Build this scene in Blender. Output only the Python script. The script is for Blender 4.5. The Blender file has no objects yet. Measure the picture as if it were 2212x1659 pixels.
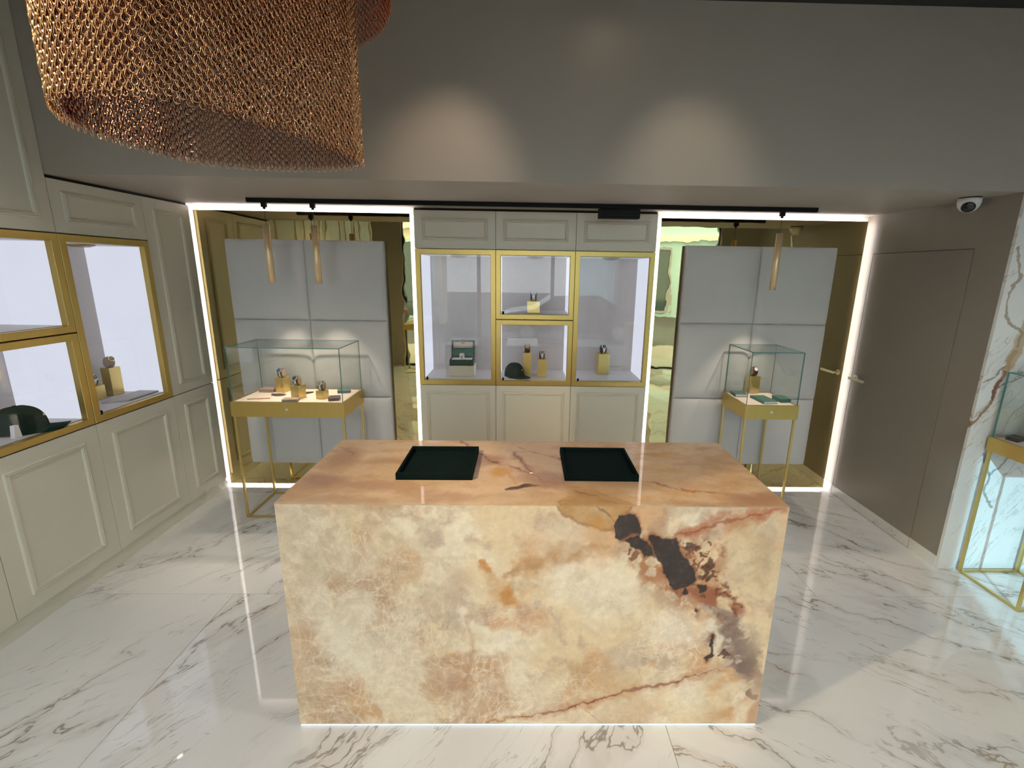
import bpy, bmesh, math, random
import numpy as np
from mathutils import Matrix, Vector, Euler

random.seed(7)
SC = bpy.context.scene
COL = SC.collection
PI = math.pi

# ------------------------------------------------------------------ camera
IW, IH = 2212, 1659
FOCAL_PX, U0, V0 = 909.08, 1143.83, 777.67
CAM_POS = Vector((0.1387, -3.5814, 1.9552))
PITCH, YAW, ROLL = math.radians(-11.7825), math.radians(-0.9037), math.radians(-0.8875)
M3 = Matrix.Rotation(YAW, 3, 'Z') @ Matrix.Rotation(PITCH, 3, 'X') @ Matrix.Rotation(ROLL, 3, 'Y')
R_, F_, U_ = M3.col[0], M3.col[1], M3.col[2]
cam_data = bpy.data.cameras.new('camera')
cam_data.sensor_fit = 'HORIZONTAL'
cam_data.sensor_width = 36.0
cam_data.lens = FOCAL_PX / IW * 36.0
cam_data.shift_x = (IW / 2 - U0) / IW
cam_data.shift_y = (V0 - IH / 2) / IW
cam_data.clip_start = 0.02
cam = bpy.data.objects.new('camera', cam_data)
COL.objects.link(cam)
mw = Matrix.Identity(4)
for i in range(3):
    mw[i][0] = R_[i]; mw[i][1] = U_[i]; mw[i][2] = -F_[i]; mw[i][3] = CAM_POS[i]
cam.matrix_world = mw
SC.camera = cam

# ------------------------------------------------------------------ world, sun, exposure
SC.view_settings.view_transform = 'Standard'
SC.view_settings.look = 'None'
SC.view_settings.gamma = 1.0
SC.view_settings.use_curve_mapping = False
SC.view_settings.exposure = 0.35
SC.cycles.max_bounces = 6
SC.cycles.diffuse_bounces = 4
SC.cycles.glossy_bounces = 4
SC.cycles.transparent_max_bounces = 12
SC.cycles.use_adaptive_sampling = True
SC.cycles.adaptive_threshold = 0.11
SC.cycles.adaptive_min_samples = 18
SC.cycles.caustics_reflective = False
SC.cycles.caustics_refractive = False
SC.cycles.sample_clamp_indirect = 6.0

world = bpy.data.worlds.new('world'); SC.world = world
world.use_nodes = True
bg = world.node_tree.nodes['Background']
bg.inputs['Color'].default_value = (0.92, 0.965, 1.0, 1)
bg.inputs['Strength'].default_value = 2.9

sun_data = bpy.data.lights.new('sun', 'SUN')
sun_data.energy = 2.5
sun_data.angle = math.radians(0.8)
sun_data.color = (0.42, 0.83, 1.0)
sun = bpy.data.objects.new('sun', sun_data); COL.objects.link(sun)
SUN_DIR = Vector((0.42 * math.cos(math.radians(25)), 0.907 * math.cos(math.radians(25)), -math.sin(math.radians(25))))
sun.rotation_euler = SUN_DIR.to_track_quat('-Z', 'Y').to_euler()
sun.location = (-4, -14, 9)

# ------------------------------------------------------------------ tagging
def tag(o, label=None, cat=None, group=None, kind=None):
    if label: o['label'] = label
    if cat: o['category'] = cat
    if group: o['group'] = group
    if kind: o['kind'] = kind
    return o

def empty(name, loc=(0, 0, 0), rz=0.0, parent=None):
    o = bpy.data.objects.new(name, None)
    COL.objects.link(o)
    o.location = loc; o.rotation_euler = (0, 0, rz)
    o.empty_display_size = 0.05
    if parent: o.parent = parent
    return o

# ------------------------------------------------------------------ materials
class NT:
    def __init__(s, mat):
        s.t = mat.node_tree; s.n = s.t.nodes; s.l = s.t.links
    def node(s, typ, **kw):
        nd = s.n.new(typ)
        for k, v in kw.items(): setattr(nd, k, v)
        return nd
    def set(s, sock, v):
        if isinstance(v, (int, float)): sock.default_value = v
        elif isinstance(v, (tuple, list)):
            sock.default_value = tuple(v) + ((1,) if len(v) == 3 and sock.type == 'RGBA' else ())
        else: s.l.new(v, sock)
    def math(s, op, a, b=None, c=None, clamp=False):
        nd = s.node('ShaderNodeMath', operation=op, use_clamp=clamp)
        s.set(nd.inputs[0], a)
        if b is not None: s.set(nd.inputs[1], b)
        if c is not None: s.set(nd.inputs[2], c)
        return nd.outputs[0]
    def vmath(s, op, a, b=None, scale=None):
        nd = s.node('ShaderNodeVectorMath', operation=op)
        s.set(nd.inputs[0], a)
        if b is not None: s.set(nd.inputs[1], b)
        if scale is not None: s.set(nd.inputs['Scale'], scale)
        return nd.outputs['Value'] if op in ('DOT_PRODUCT', 'LENGTH') else nd.outputs[0]
    def noise(s, vec, scale, detail=2.0, rough=0.5, color=False, dist=0.0):
        nd = s.node('ShaderNodeTexNoise')
        if vec is not None: s.l.new(vec, nd.inputs['Vector'])
        nd.inputs['Scale'].default_value = scale
        nd.inputs['Detail'].default_value = detail
        nd.inputs['Roughness'].default_value = rough
        nd.inputs['Distortion'].default_value = dist
        return nd.outputs['Color'] if color else nd.outputs['Fac']
    def mix(s, fac, a, b, blend='MIX'):
        nd = s.node('ShaderNodeMix', data_type='RGBA', blend_type=blend)
        s.set(nd.inputs[0], fac); s.set(nd.inputs[6], a); s.set(nd.inputs[7], b)
        return nd.outputs[2]
    def ramp(s, x, lo, hi):           # smoothstep lo..hi -> 0..1
        nd = s.node('ShaderNodeMapRange', interpolation_type='SMOOTHSTEP')
        s.set(nd.inputs[0], x); nd.inputs[1].default_value = lo; nd.inputs[2].default_value = hi
        nd.inputs[3].default_value = 0; nd.inputs[4].default_value = 1
        return nd.outputs[0]
    def obj(s):
        return s.node('ShaderNodeTexCoord').outputs['Object']

MATS = {}
def new_mat(name):
    m = bpy.data.materials.new(name); m.use_nodes = True
    MATS[name] = m
    return m, NT(m), m.node_tree.nodes['Principled BSDF']

def pmat(name, col, rough=0.5, metal=0.0, var=0.05, vscale=14.0, bump=0.0, bscale=200.0, coat=0.0, spec=0.5, sheen=0.0, stretch=None, emit=None, estr=0.0):
    m, T, b = new_mat(name)
    v = T.obj()
    if stretch:
        v = T.vmath('MULTIPLY', v, stretch)
    n = T.noise(v, vscale, 4, 0.6)
    f = T.math('MULTIPLY_ADD', n, 2 * var, 1 - var)
    c = T.mix(1.0, tuple(col), f, 'MULTIPLY')
    T.l.new(c, b.inputs['Base Color'])
    b.inputs['Roughness'].default_value = rough
    b.inputs['Metallic'].default_value = metal
    b.inputs['Specular IOR Level'].default_value = spec
    if coat: b.inputs['Coat Weight'].default_value = coat; b.inputs['Coat Roughness'].default_value = 0.03
    if sheen: b.inputs['Sheen Weight'].default_value = sheen
    if bump:
        bn = T.node('ShaderNodeBump'); bn.inputs['Strength'].default_value = bump; bn.inputs['Distance'].default_value = 0.002
        T.l.new(T.noise(v, bscale, 3, 0.6), bn.inputs['Height']); T.l.new(bn.outputs[0], b.inputs['Normal'])
    if emit:
        b.inputs['Emission Color'].default_value = tuple(emit) + (1,)
        b.inputs['Emission Strength'].default_value = estr
    return m

def emat(name, col, strength, var=0.03):
    m, T, b = new_mat(name)
    T.n.remove(b)
    e = T.node('ShaderNodeEmission')
    n = T.noise(T.obj(), 3.0, 2, 0.5)
    T.l.new(T.mix(1.0, tuple(col), T.math('MULTIPLY_ADD', n, 2 * var, 1 - var), 'MULTIPLY'), e.inputs[0])
    e.inputs[1].default_value = strength
    T.l.new(e.outputs[0], T.n['Material Output'].inputs[0])
    return m

def glass_mat(name, tint=(0.95, 0.985, 0.97), f0=0.04, rough=0.0):
    m, T, b = new_mat(name)
    T.n.remove(b)
    g = T.node('ShaderNodeNewGeometry')
    d = T.math('ABSOLUTE', T.vmath('DOT_PRODUCT', g.outputs['Normal'], g.outputs['Incoming']))
    x = T.math('POWER', T.math('SUBTRACT', 1.0, d, clamp=True), 5.0)
    fr = T.math('MULTIPLY_ADD', x, 1 - f0, f0)
    tr = T.node('ShaderNodeBsdfTransparent'); tr.inputs[0].default_value = tint + (1,)
    gl = T.node('ShaderNodeBsdfGlossy'); gl.inputs['Roughness'].default_value = rough
    mx = T.node('ShaderNodeMixShader')
    T.l.new(fr, mx.inputs[0]); T.l.new(tr.outputs[0], mx.inputs[1]); T.l.new(gl.outputs[0], mx.inputs[2])
    T.l.new(mx.outputs[0], T.n['Material Output'].inputs[0])
    return m

def marble_mat(name, plane='xy', base=(0.775, 0.765, 0.75), freq=1.0, amount=1.0, gold=0.5, rough=0.035, seed=0.0, bands=()):
    """white veined stone; the run of the veins comes from the object's own vein_angle property"""
    m, T, b = new_mat(name)
    co = T.obj()
    if plane == 'xz':
        sp = T.node('ShaderNodeSeparateXYZ'); T.l.new(co, sp.inputs[0])
        cb = T.node('ShaderNodeCombineXYZ'); T.l.new(sp.outputs[0], cb.inputs[0]); T.l.new(sp.outputs[2], cb.inputs[1]); T.l.new(sp.outputs[1], cb.inputs[2])
        co = cb.outputs[0]
    elif plane == 'yz':
        sp = T.node('ShaderNodeSeparateXYZ'); T.l.new(co, sp.inputs[0])
        cb = T.node('ShaderNodeCombineXYZ'); T.l.new(sp.outputs[1], cb.inputs[0]); T.l.new(sp.outputs[2], cb.inputs[1]); T.l.new(sp.outputs[0], cb.inputs[2])
        co = cb.outputs[0]
    at = T.node('ShaderNodeAttribute', attribute_type='OBJECT', attribute_name='vein_angle')
    rnd = T.node('ShaderNodeObjectInfo').outputs['Random']
    rot = T.node('ShaderNodeVectorRotate', rotation_type='Z_AXIS')
    T.l.new(co, rot.inputs['Vector']); T.l.new(at.outputs['Fac'], rot.inputs['Angle'])
    off = T.node('ShaderNodeCombineXYZ')
    T.l.new(T.math('MULTIPLY', rnd, 31.7), off.inputs[0]); T.l.new(T.math('MULTIPLY', rnd, 17.3), off.inputs[1]); off.inputs[2].default_value = seed
    p = T.vmath('ADD', rot.outputs[0], off.outputs[0])
    w = T.vmath('SUBTRACT', T.noise(p, 1.3 * freq, 5, 0.6, color=True), (0.5, 0.5, 0.5))
    pw = T.vmath('ADD', p, T.vmath('SCALE', w, scale=0.42 / freq))
    st = T.vmath('MULTIPLY', pw, (0.55, 2.0, 1.0))
    n1 = T.noise(st, 1.25 * freq, 5, 0.55)
    d1 = T.math('ABSOLUTE', T.math('SUBTRACT', n1, 0.5))
    v1 = T.math('SUBTRACT', 1.0, T.ramp(d1, 0.0, 0.009))
    m1 = T.ramp(T.noise(p, 1.1 * freq, 3, 0.5), 0.40, 0.58)
    v1 = T.math('MULTIPLY', v1, m1)
    halo = T.math('MULTIPLY', T.math('SUBTRACT', 1.0, T.ramp(d1, 0.0, 0.07)), m1)
    w2 = T.vmath('ADD', p, T.vmath('SCALE', w, scale=0.22 / freq))
    st2 = T.vmath('MULTIPLY', w2, (0.5, 3.4, 1.0))
    n2 = T.noise(st2, 2.6 * freq, 4, 0.6)
    d2 = T.math('ABSOLUTE', T.math('SUBTRACT', n2, 0.47))
    v2 = T.math('SUBTRACT', 1.0, T.ramp(d2, 0.0, 0.013))
    m2 = T.ramp(T.noise(p, 2.0 * freq, 3, 0.5), 0.42, 0.62)
    v2 = T.math('MULTIPLY', v2, m2)
    gm = T.ramp(T.noise(p, 1.7 * freq, 2, 0.5), 0.5 + 0.25 * (0.5 - gold), 0.72)
    vc = T.mix(gm, (0.255, 0.22, 0.19), (0.42, 0.28, 0.14))
    cloud = T.ramp(T.noise(pw, 1.9 * freq, 4, 0.6), 0.45, 0.8)
    c = T.mix(T.math('MULTIPLY', cloud, 0.22), base, (0.60, 0.585, 0.57))
    c = T.mix(T.math('MULTIPLY', halo, 0.34 * amount), c, (0.47, 0.43, 0.385))
    c = T.mix(T.math('MULTIPLY', v2, 0.62 * amount), c, T.mix(0.35, vc, (0.4, 0.37, 0.33)))
    c = T.mix(T.math('MULTIPLY', v1, 0.9 * amount), c, vc)
    if bands:
        wq = T.vmath('SUBTRACT', T.noise(co, 9.0, 4, 0.6, color=True), (0.5, 0.5, 0.5))
        cw = T.vmath('ADD', co, T.vmath('SCALE', wq, scale=0.09))
        sx = T.node('ShaderNodeSeparateXYZ'); T.l.new(cw, sx.inputs[0])
        X, Y = sx.outputs[0], sx.outputs[1]
        for pts, wd, col, al in bands:
            dist = None
            for (x0, y0), (x1, y1) in zip(pts[:-1], pts[1:]):
                dx, dy = x1 - x0, y1 - y0; L2 = dx * dx + dy * dy
                t = T.math('ADD', T.math('MULTIPLY', T.math('SUBTRACT', X, x0), dx / L2), T.math('MULTIPLY', T.math('SUBTRACT', Y, y0), dy / L2), clamp=True)
                ex = T.math('SUBTRACT', T.math('SUBTRACT', X, x0), T.math('MULTIPLY', t, dx))
                ey = T.math('SUBTRACT', T.math('SUBTRACT', Y, y0), T.math('MULTIPLY', t, dy))
                q = T.math('ADD', T.math('MULTIPLY', ex, ex), T.math('MULTIPLY', ey, ey))
                dist = q if dist is None else T.math('MINIMUM', dist, q)
            f = T.math('SUBTRACT', 1.0, T.ramp(T.math('SQRT', dist), wd * 0.55, wd))
            c = T.mix(T.math('MULTIPLY', f, al), c, col)
    T.l.new(c, b.inputs['Base Color'])
    b.inputs['Roughness'].default_value = rough
    b.inputs['Specular IOR Level'].default_value = 0.85
    return m

pmat('cabinet_paint', (0.75, 0.70, 0.575), 0.42, var=0.02, vscale=5, bump=0.05, bscale=400)
pmat('taupe_paint', (0.42, 0.365, 0.305), 0.55, var=0.03, vscale=3, bump=0.06, bscale=500)
pmat('taupe_satin', (0.275, 0.238, 0.195), 0.45, var=0.03, vscale=3, bump=0.05, bscale=500)
pmat('white_paint', (0.86, 0.85, 0.83), 0.5, var=0.02)
pmat('black_ceiling', (0.018, 0.017, 0.016), 0.6, var=0.1)
pmat('dark_gap', (0.03, 0.025, 0.02), 0.7)
pmat('brushed_gold', (0.66, 0.475, 0.15), 0.36, 0.92, var=0.07, vscale=30, stretch=(1, 1, 0.06))
pmat('gold_wire', (0.70, 0.53, 0.20), 0.30, 0.95, var=0.05)
pmat('gold_block', (0.76, 0.58, 0.21), 0.30, 0.85, var=0.08, vscale=20, stretch=(1, 1, 0.2))
pmat('bronze_dark', (0.33, 0.23, 0.12), 0.35, 0.7)
pmat('champagne', (0.88, 0.67, 0.40), 0.36, 0.55, var=0.05, stretch=(1, 1, 0.05))
pmat('black_metal', (0.006, 0.006, 0.0065), 0.6, 0.0, spec=0.2)
pmat('chrome', (0.86, 0.86, 0.85), 0.28, 0.85, var=0.02)
pmat('steel', (0.82, 0.82, 0.80), 0.12, 1.0, var=0.02)
pmat('rose_gold', (0.85, 0.60, 0.42), 0.15, 1.0, var=0.02)
pmat('yellow_gold', (0.85, 0.66, 0.28), 0.15, 1.0, var=0.02)
pmat('dial_white', (0.85, 0.84, 0.82), 0.3)
pmat('dial_black', (0.012, 0.012, 0.014), 0.25)
pmat('dial_blue', (0.03, 0.06, 0.22), 0.25)
pmat('dial_champagne', (0.55, 0.40, 0.20), 0.25)
pmat('dial_grey', (0.16, 0.18, 0.17), 0.25)
pmat('leather_dark', (0.075, 0.038, 0.022), 0.5, bump=0.25, bscale=500)
pmat('leather_black', (0.02, 0.016, 0.015), 0.5, bump=0.25, bscale=500)
pmat('leather_tan', (0.55, 0.36, 0.20), 0.5, bump=0.2, bscale=500)
pmat('leather_taupe', (0.36, 0.26, 0.205), 0.55, bump=0.2, bscale=500)
pmat('leather_plum', (0.085, 0.045, 0.045), 0.42, bump=0.2, bscale=500)
pmat('leather_green', (0.035, 0.13, 0.085), 0.42, bump=0.2, bscale=500)
pmat('leather_teal', (0.06, 0.135, 0.115), 0.42, bump=0.2, bscale=500)
pmat('box_green', (0.008, 0.105, 0.062), 0.4, bump=0.1, bscale=500)
pmat('box_dark_green', (0.004, 0.045, 0.027), 0.4, bump=0.1, bscale=500)
pmat('cream_card', (0.74, 0.67, 0.50), 0.6, bump=0.1, bscale=300)
pmat('cream_velvet', (0.70, 0.58, 0.43), 0.8, sheen=0.3)
pmat('paper', (0.86, 0.84, 0.78), 0.7)
pmat('tray_velvet', (0.0035, 0.011, 0.0105), 0.95, var=0.35, vscale=40, spec=0.12)
pmat('cap_cloth', (0.006, 0.028, 0.022), 0.9, var=0.12, vscale=60, bump=0.5, bscale=900, spec=0.2)
pmat('emblem_yellow', (0.75, 0.68, 0.22), 0.5)
pmat('emblem_white', (0.8, 0.85, 0.75), 0.5)
pmat('blush_lining', (0.80, 0.66, 0.56), 0.8, var=0.02, sheen=0.2)
pmat('niche_fabric', (0.55, 0.50, 0.46), 0.85, var=0.13, vscale=9, bump=0.3, bscale=90, stretch=(1, 1, 0.45))
pmat('niche_shelf', (0.62, 0.60, 0.585), 0.6, var=0.05, vscale=12)
pmat('niche_white', (0.82, 0.82, 0.84), 0.5)
pmat('grey_plate', (0.46, 0.43, 0.41), 0.6, var=0.06)
pmat('padded_fabric', (0.64, 0.62, 0.59), 0.8, var=0.035, vscale=6, bump=0.25, bscale=700, sheen=0.25)
pmat('plastic_white', (0.80, 0.79, 0.76), 0.35)
pmat('plastic_black', (0.008, 0.008, 0.009), 0.12)
pmat('glass_edge', (0.09, 0.27, 0.24), 0.1, spec=0.7)
pmat('counter_edge', (0.62, 0.60, 0.52), 0.15)
pmat('shop_mullion', (0.035, 0.045, 0.045), 0.4, 0.4)
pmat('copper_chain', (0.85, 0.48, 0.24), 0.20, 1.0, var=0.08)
pmat('shaded_chain', (0.20, 0.07, 0.055), 0.25, 1.0, var=0.08)  # darker chain colour carries the shade seen between the outer links
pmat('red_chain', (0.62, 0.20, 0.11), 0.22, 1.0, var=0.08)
pmat('cord_black', (0.01, 0.01, 0.01), 0.6)
pmat('tyre', (0.02, 0.02, 0.02), 0.8)
pmat('car_paint', (0.02, 0.03, 0.035), 0.12, 0.2, coat=1.0)
pmat('car_glass', (0.02, 0.03, 0.035), 0.03, spec=0.8)
pmat('tail_light', (0.6, 0.02, 0.02), 0.2)
pmat('facade_cream', (0.90, 0.82, 0.62), 0.8, var=0.08, vscale=2)
pmat('facade_teal', (0.55, 0.80, 0.84), 0.8, var=0.08, vscale=2)
pmat('facade_grey', (0.42, 0.44, 0.44), 0.8, var=0.08, vscale=2)
pmat('facade_glass', (0.05, 0.10, 0.11), 0.08, spec=0.8)
pmat('asphalt', (0.11, 0.11, 0.115), 0.85, var=0.15, vscale=40)
pmat('pavement', (0.40, 0.39, 0.37), 0.8, var=0.12, vscale=12)
emat('led_white', (1.0, 0.93, 0.92), 19.0)
emat('led_cool', (0.85, 0.95, 1.0), 0.85)
emat('light_panel', (0.83, 0.855, 1.0), 0.70)
emat('lamp_warm', (1.0, 0.80, 0.55), 7.0)
emat('lamp_face', (1.0, 0.88, 0.70), 8.0)
glass_mat('clear_glass', (0.985, 0.99, 0.988))
glass_mat('case_glass', (0.985, 0.995, 0.99), 0.045)
glass_mat('shop_glass', (0.96, 0.98, 0.985), 0.03)
marble_mat('floor_marble', 'xy', freq=1.25, amount=0.95, rough=0.014)
marble_mat('wall_marble', 'xz', base=(0.80, 0.80, 0.77), freq=1.0, amount=1.25, gold=1.6, rough=0.05, seed=3.3)
marble_mat('wall_marble_bold', 'xz', base=(0.80, 0.80, 0.77), freq=1.0, amount=0.9, gold=1.2, rough=0.05, seed=3.3, bands=(
    ([(0.155, 1.45), (0.17, 1.58), (0.21, 1.75), (0.30, 1.98)], 0.048, (0.52, 0.37, 0.19), 0.85),
    ([(0.10, 1.269), (0.126, 1.403), (0.16, 1.52)], 0.022, (0.46, 0.31, 0.17), 0.8),
    ([(-0.03, 1.00), (0.035, 1.09), (0.076, 1.162), (0.10, 1.269), (0.126, 1.40)], 0.011, (0.33, 0.17, 0.09), 0.9),
    ([(0.09, 1.22), (0.112, 1.33)], 0.018, (0.24, 0.09, 0.06), 0.9),
    ([(0.012, 1.328), (0.075, 1.373), (0.119, 1.433)], 0.008, (0.26, 0.20, 0.17), 0.8),
    ([(0.16, 1.564), (0.168, 1.636), (0.082, 1.691), (0.03, 1.83), (0.08, 1.98), (0.02, 2.15)], 0.010, (0.36, 0.27, 0.19), 0.8),
    ([(0.12, 1.30), (0.20, 1.33), (0.34, 1.42), (0.48, 1.45)], 0.007, (0.22, 0.20, 0.19), 0.8),
    ([(0.12, 0.85), (0.20, 0.70), (0.19, 0.58), (0.27, 0.48)], 0.012, (0.24, 0.22, 0.20), 0.75),
    ([(0.20, 0.70), (0.27, 0.78), (0.33, 0.86)], 0.008, (0.24, 0.22, 0.20), 0.7)))
marble_mat('skirting_marble', 'yz', base=(0.72, 0.70, 0.66), freq=1.6, amount=0.9, rough=0.08, seed=8.0)
marble_mat('pedestal_marble', 'xz', base=(0.72, 0.66, 0.55), freq=1.6, amount=0.9, rough=0.12, seed=5.0)

# tinted mirror, slightly wavy
m, T, b = new_mat('bronze_mirror')
T.set(b.inputs['Base Color'], T.mix(T.noise(T.obj(), 1.5, 2), (0.66, 0.55, 0.27), (0.70, 0.585, 0.30)))
b.inputs['Metallic'].default_value = 1.0; b.inputs['Roughness'].default_value = 0.012
bn = T.node('ShaderNodeBump'); bn.inputs['Strength'].default_value = 0.22; bn.inputs['Distance'].default_value = 0.004
T.l.new(T.noise(T.vmath('MULTIPLY', T.obj(), (1.0, 1.0, 0.6)), 7.0, 1.5, 0.5), bn.inputs['Height']); T.l.new(bn.outputs[0], b.inputs['Normal'])

# ------------------------------------------------------------------ mesh builder
class MB:
    def __init__(s):
        s.v = []; s.f = []; s.m = []; s.sm = []
    def add(s, verts, faces, mi=0, smooth=False):
        o = len(s.v)
        s.v += [tuple(p) for p in verts]
        for f in faces:
            s.f.append(tuple(i + o for i in f)); s.m.append(mi); s.sm.append(smooth)
        return s
    def box(s, a, b, mi=0, edge_mi=None, thin=None):
        x0, y0, z0 = a; x1, y1, z1 = b
        V = [(x0, y0, z0), (x1, y0, z0), (x1, y1, z0), (x0, y1, z0), (x0, y0, z1), (x1, y0, z1), (x1, y1, z1), (x0, y1, z1)]
        Fs = [((0, 3, 2, 1), 2), ((4, 5, 6, 7), 2), ((0, 1, 5, 4), 1), ((2, 3, 7, 6), 1), ((1, 2, 6, 5), 0), ((3, 0, 4, 7), 0)]
        o = len(s.v); s.v += V
        for f, ax in Fs:
            s.f.append(tuple(i + o for i in f)); s.sm.append(False)
            s.m.append(mi if (edge_mi is None or ax == thin) else edge_mi)
        return s
    def rings(s, rings, mi=0, smooth=True, cap0=True, cap1=True, closed=True):
        o = len(s.v); n = len(rings[0])
        for r in rings: s.v += [tuple(p) for p in r]
        k = n if closed else n - 1
        for i in range(len(rings) - 1):
            for j in range(k):
                a = o + i * n + j; b_ = o + i * n + (j + 1) % n
                s.f.append((a, b_, b_ + n, a + n)); s.m.append(mi); s.sm.append(smooth)
        if cap0: s.f.append(tuple(o + j for j in reversed(range(n)))); s.m.append(mi); s.sm.append(False)
        if cap1: s.f.append(tuple(o + (len(rings) - 1) * n + j for j in range(n))); s.m.append(mi); s.sm.append(False)
        return s
    def cyl(s, c, r, h, axis='z', n=20, mi=0, r2=None, smooth=True):
        r2 = r if r2 is None else r2
        R = []
        for (rr, t) in ((r, 0), (r2, h)):
            ring = []
            for i in range(n):
                a = 2 * PI * i / n; u, v = rr * math.cos(a), rr * math.sin(a)
                if axis == 'z': ring.append((c[0] + u, c[1] + v, c[2] + t))
                elif axis == 'y': ring.append((c[0] + v, c[1] + t, c[2] + u))
                else: ring.append((c[0] + t, c[1] + u, c[2] + v))
            R.append(ring)
        return s.rings(R, mi, smooth)
    def lathe(s, prof, c=(0, 0, 0), n=24, mi=0, cap0=True, cap1=True):
        R = [[(c[0] + r * math.cos(2 * PI * i / n), c[1] + r * math.sin(2 * PI * i / n), c[2] + z) for i in range(n)] for r, z in prof]
        return s.rings(R, mi, True, cap0, cap1)
    def tube(s, pts, r, n=6, mi=0, caps=True, closed=False):
        P = [Vector(p) for p in pts]; R = []
        up0 = None
        for i, p in enumerate(P):
            if closed: t = P[(i + 1) % len(P)] - P[i - 1]
            else: t = P[min(i + 1, len(P) - 1)] - P[max(i - 1, 0)]
            t.normalize()
            u = t.cross(Vector((0.0, 1.0, 0.0))) if abs(t.y) < 0.95 else t.cross(Vector((1.0, 0, 0)))
            u.normalize(); w = t.cross(u)
            R.append([tuple(p + u * (r * math.cos(2 * PI * k / n)) + w * (r * math.sin(2 * PI * k / n))) for k in range(n)])
        if closed: R.append(R[0])
        return s.rings(R, mi, True, caps and not closed, caps and not closed)
    def prism(s, poly, y0, y1, plane='xz', mi=0, smooth=False):
        def P(a, b_, t):
            return (a, t, b_) if plane == 'xz' else ((a, b_, t) if plane == 'xy' else (t, a, b_))
        return s.rings([[P(a, b_, y0) for a, b_ in poly], [P(a, b_, y1) for a, b_ in poly]], mi, smooth)
    def frame(s, x0, x1, z0, z1, prof, mi=0, smooth=False):
        """mitred rectangular ring in the xz plane; prof = [(inset, y)...]"""
        rings = []
        for ins, y in prof:
            rings.append([(x0 + ins, y, z0 + ins), (x1 - ins, y, z0 + ins), (x1 - ins, y, z1 - ins), (x0 + ins, y, z1 - ins)])
        return s.rings(rings, mi, smooth, False, False)
    def mesh(s, name, mats, bevel=0.0):
        me = bpy.data.meshes.new(name)
        me.from_pydata(s.v, [], s.f)
        for mm in (mats if isinstance(mats, (list, tuple)) else [mats]): me.materials.append(MATS[mm])
        me.polygons.foreach_set('material_index', s.m)
        me.polygons.foreach_set('use_smooth', s.sm)
        bm = bmesh.new(); bm.from_mesh(me)
        bmesh.ops.recalc_face_normals(bm, faces=bm.faces)
        if bevel:
            bmesh.ops.remove_doubles(bm, verts=bm.verts, dist=1e-6)
            es = [e for e in bm.edges if len(e.link_faces) == 2 and e.calc_face_angle(0) > 0.6]
            bmesh.ops.bevel(bm, geom=es, offset=bevel, segments=2, affect='EDGES', profile=0.6, clamp_overlap=True)
        bm.to_mesh(me); bm.free()
        return me
    def build(s, name, mats, parent=None, loc=(0, 0, 0), rot=(0, 0, 0), bevel=0.0):
        o = bpy.data.objects.new(name, s.mesh(name, mats, bevel))
        COL.objects.link(o)
        o.location = loc; o.rotation_euler = rot
        if parent: o.parent = parent
        return o

def link_mesh(name, me, parent=None, loc=(0, 0, 0), rot=(0, 0, 0)):
    o = bpy.data.objects.new(name, me); COL.objects.link(o)
    o.location = loc; o.rotation_euler = rot
    if parent: o.parent = parent
    return o

def copy_tree(o, parent=None):
    c = o.copy(); COL.objects.link(c); c.parent = parent
    for ch in o.children: copy_tree(ch, c)
    return c

def struct(name, mb, mats, parent=None, bevel=0.0):
    o = mb.build(name, mats, parent, bevel=bevel)
    if parent is None: o['kind'] = 'structure'
    return o

# ------------------------------------------------------------------ room dimensions
XL, XR = -2.545, 3.003
YS = -1.056              # front of the dropped ceiling / marble wall
H1, H2 = 2.45, 3.36      # dropped ceiling, high ceiling
YF = -5.2                # shop front
XE = 4.8                 # far right wall
YB = 0.055               # wall behind the mirrors

# ------------------------------------------------------------------ structure
floor = struct('floor', MB().box((-3.1, YF - 0.1, -0.12), (XE + 0.1, 0.55, -0.012)), 'dark_gap')
TW, TD, GAP = 2.4, 1.2, 0.0018
def tile_mesh(w, d):
    return MB().box((0, 0, -0.012), (w, d, 0.0)).mesh('floor_tile', 'floor_marble', 0.0008)
tile_cache = {}
rows = [(-1.33 - 1.2 * k, k) for k in range(-2, 5)]
ti = 0
for y0, k in rows:
    ya, yb_ = max(y0 - 1.2, YF - 0.1), min(y0, 0.055)
    if yb_ - ya < 0.02: continue
    off = 0.79 if k % 2 == 0 else -0.41
    x = off - 2.4 * 3
    while x < XE + 0.1:
        xa, xb = max(x, -3.05), min(x + 2.4, XE + 0.1)
        x += 2.4
        if xb - xa < 0.02: continue
        key = (round(xb - xa - GAP, 3), round(yb_ - ya - GAP, 3))
        if key not in tile_cache: tile_cache[key] = tile_mesh(*key)
        t = link_mesh('floor_tile', tile_cache[key], floor, (xa + GAP / 2, ya + GAP / 2, 0))
        mid = (xa + xb) / 2
        t['vein_angle'] = (-0.75 if mid < 0.2 else 0.62) + random.uniform(-0.12, 0.12)
        ti += 1

struct('ceiling', MB().box((-3.1, YF - 0.1, H2), (XE + 0.1, 0.55, H2 + 0.12)), 'black_ceiling')
struct('wall_bulkhead', MB().box((-3.0, YS, H1), (XE, 0.5, H2)), 'taupe_paint')
struct('wall_left', MB().box((-3.1, YF, 0), (-3.0, 0.5, H2)), 'white_paint')
struct('wall_back', MB().box((-3.0, 0.5, 0), (XE, 0.55, H2))
       .box((-3.0, YB, 0), (-0.768, 0.5, H1)).box((1.231, YB, 0), (XR, 0.5, H1)), 'white_paint')
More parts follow.
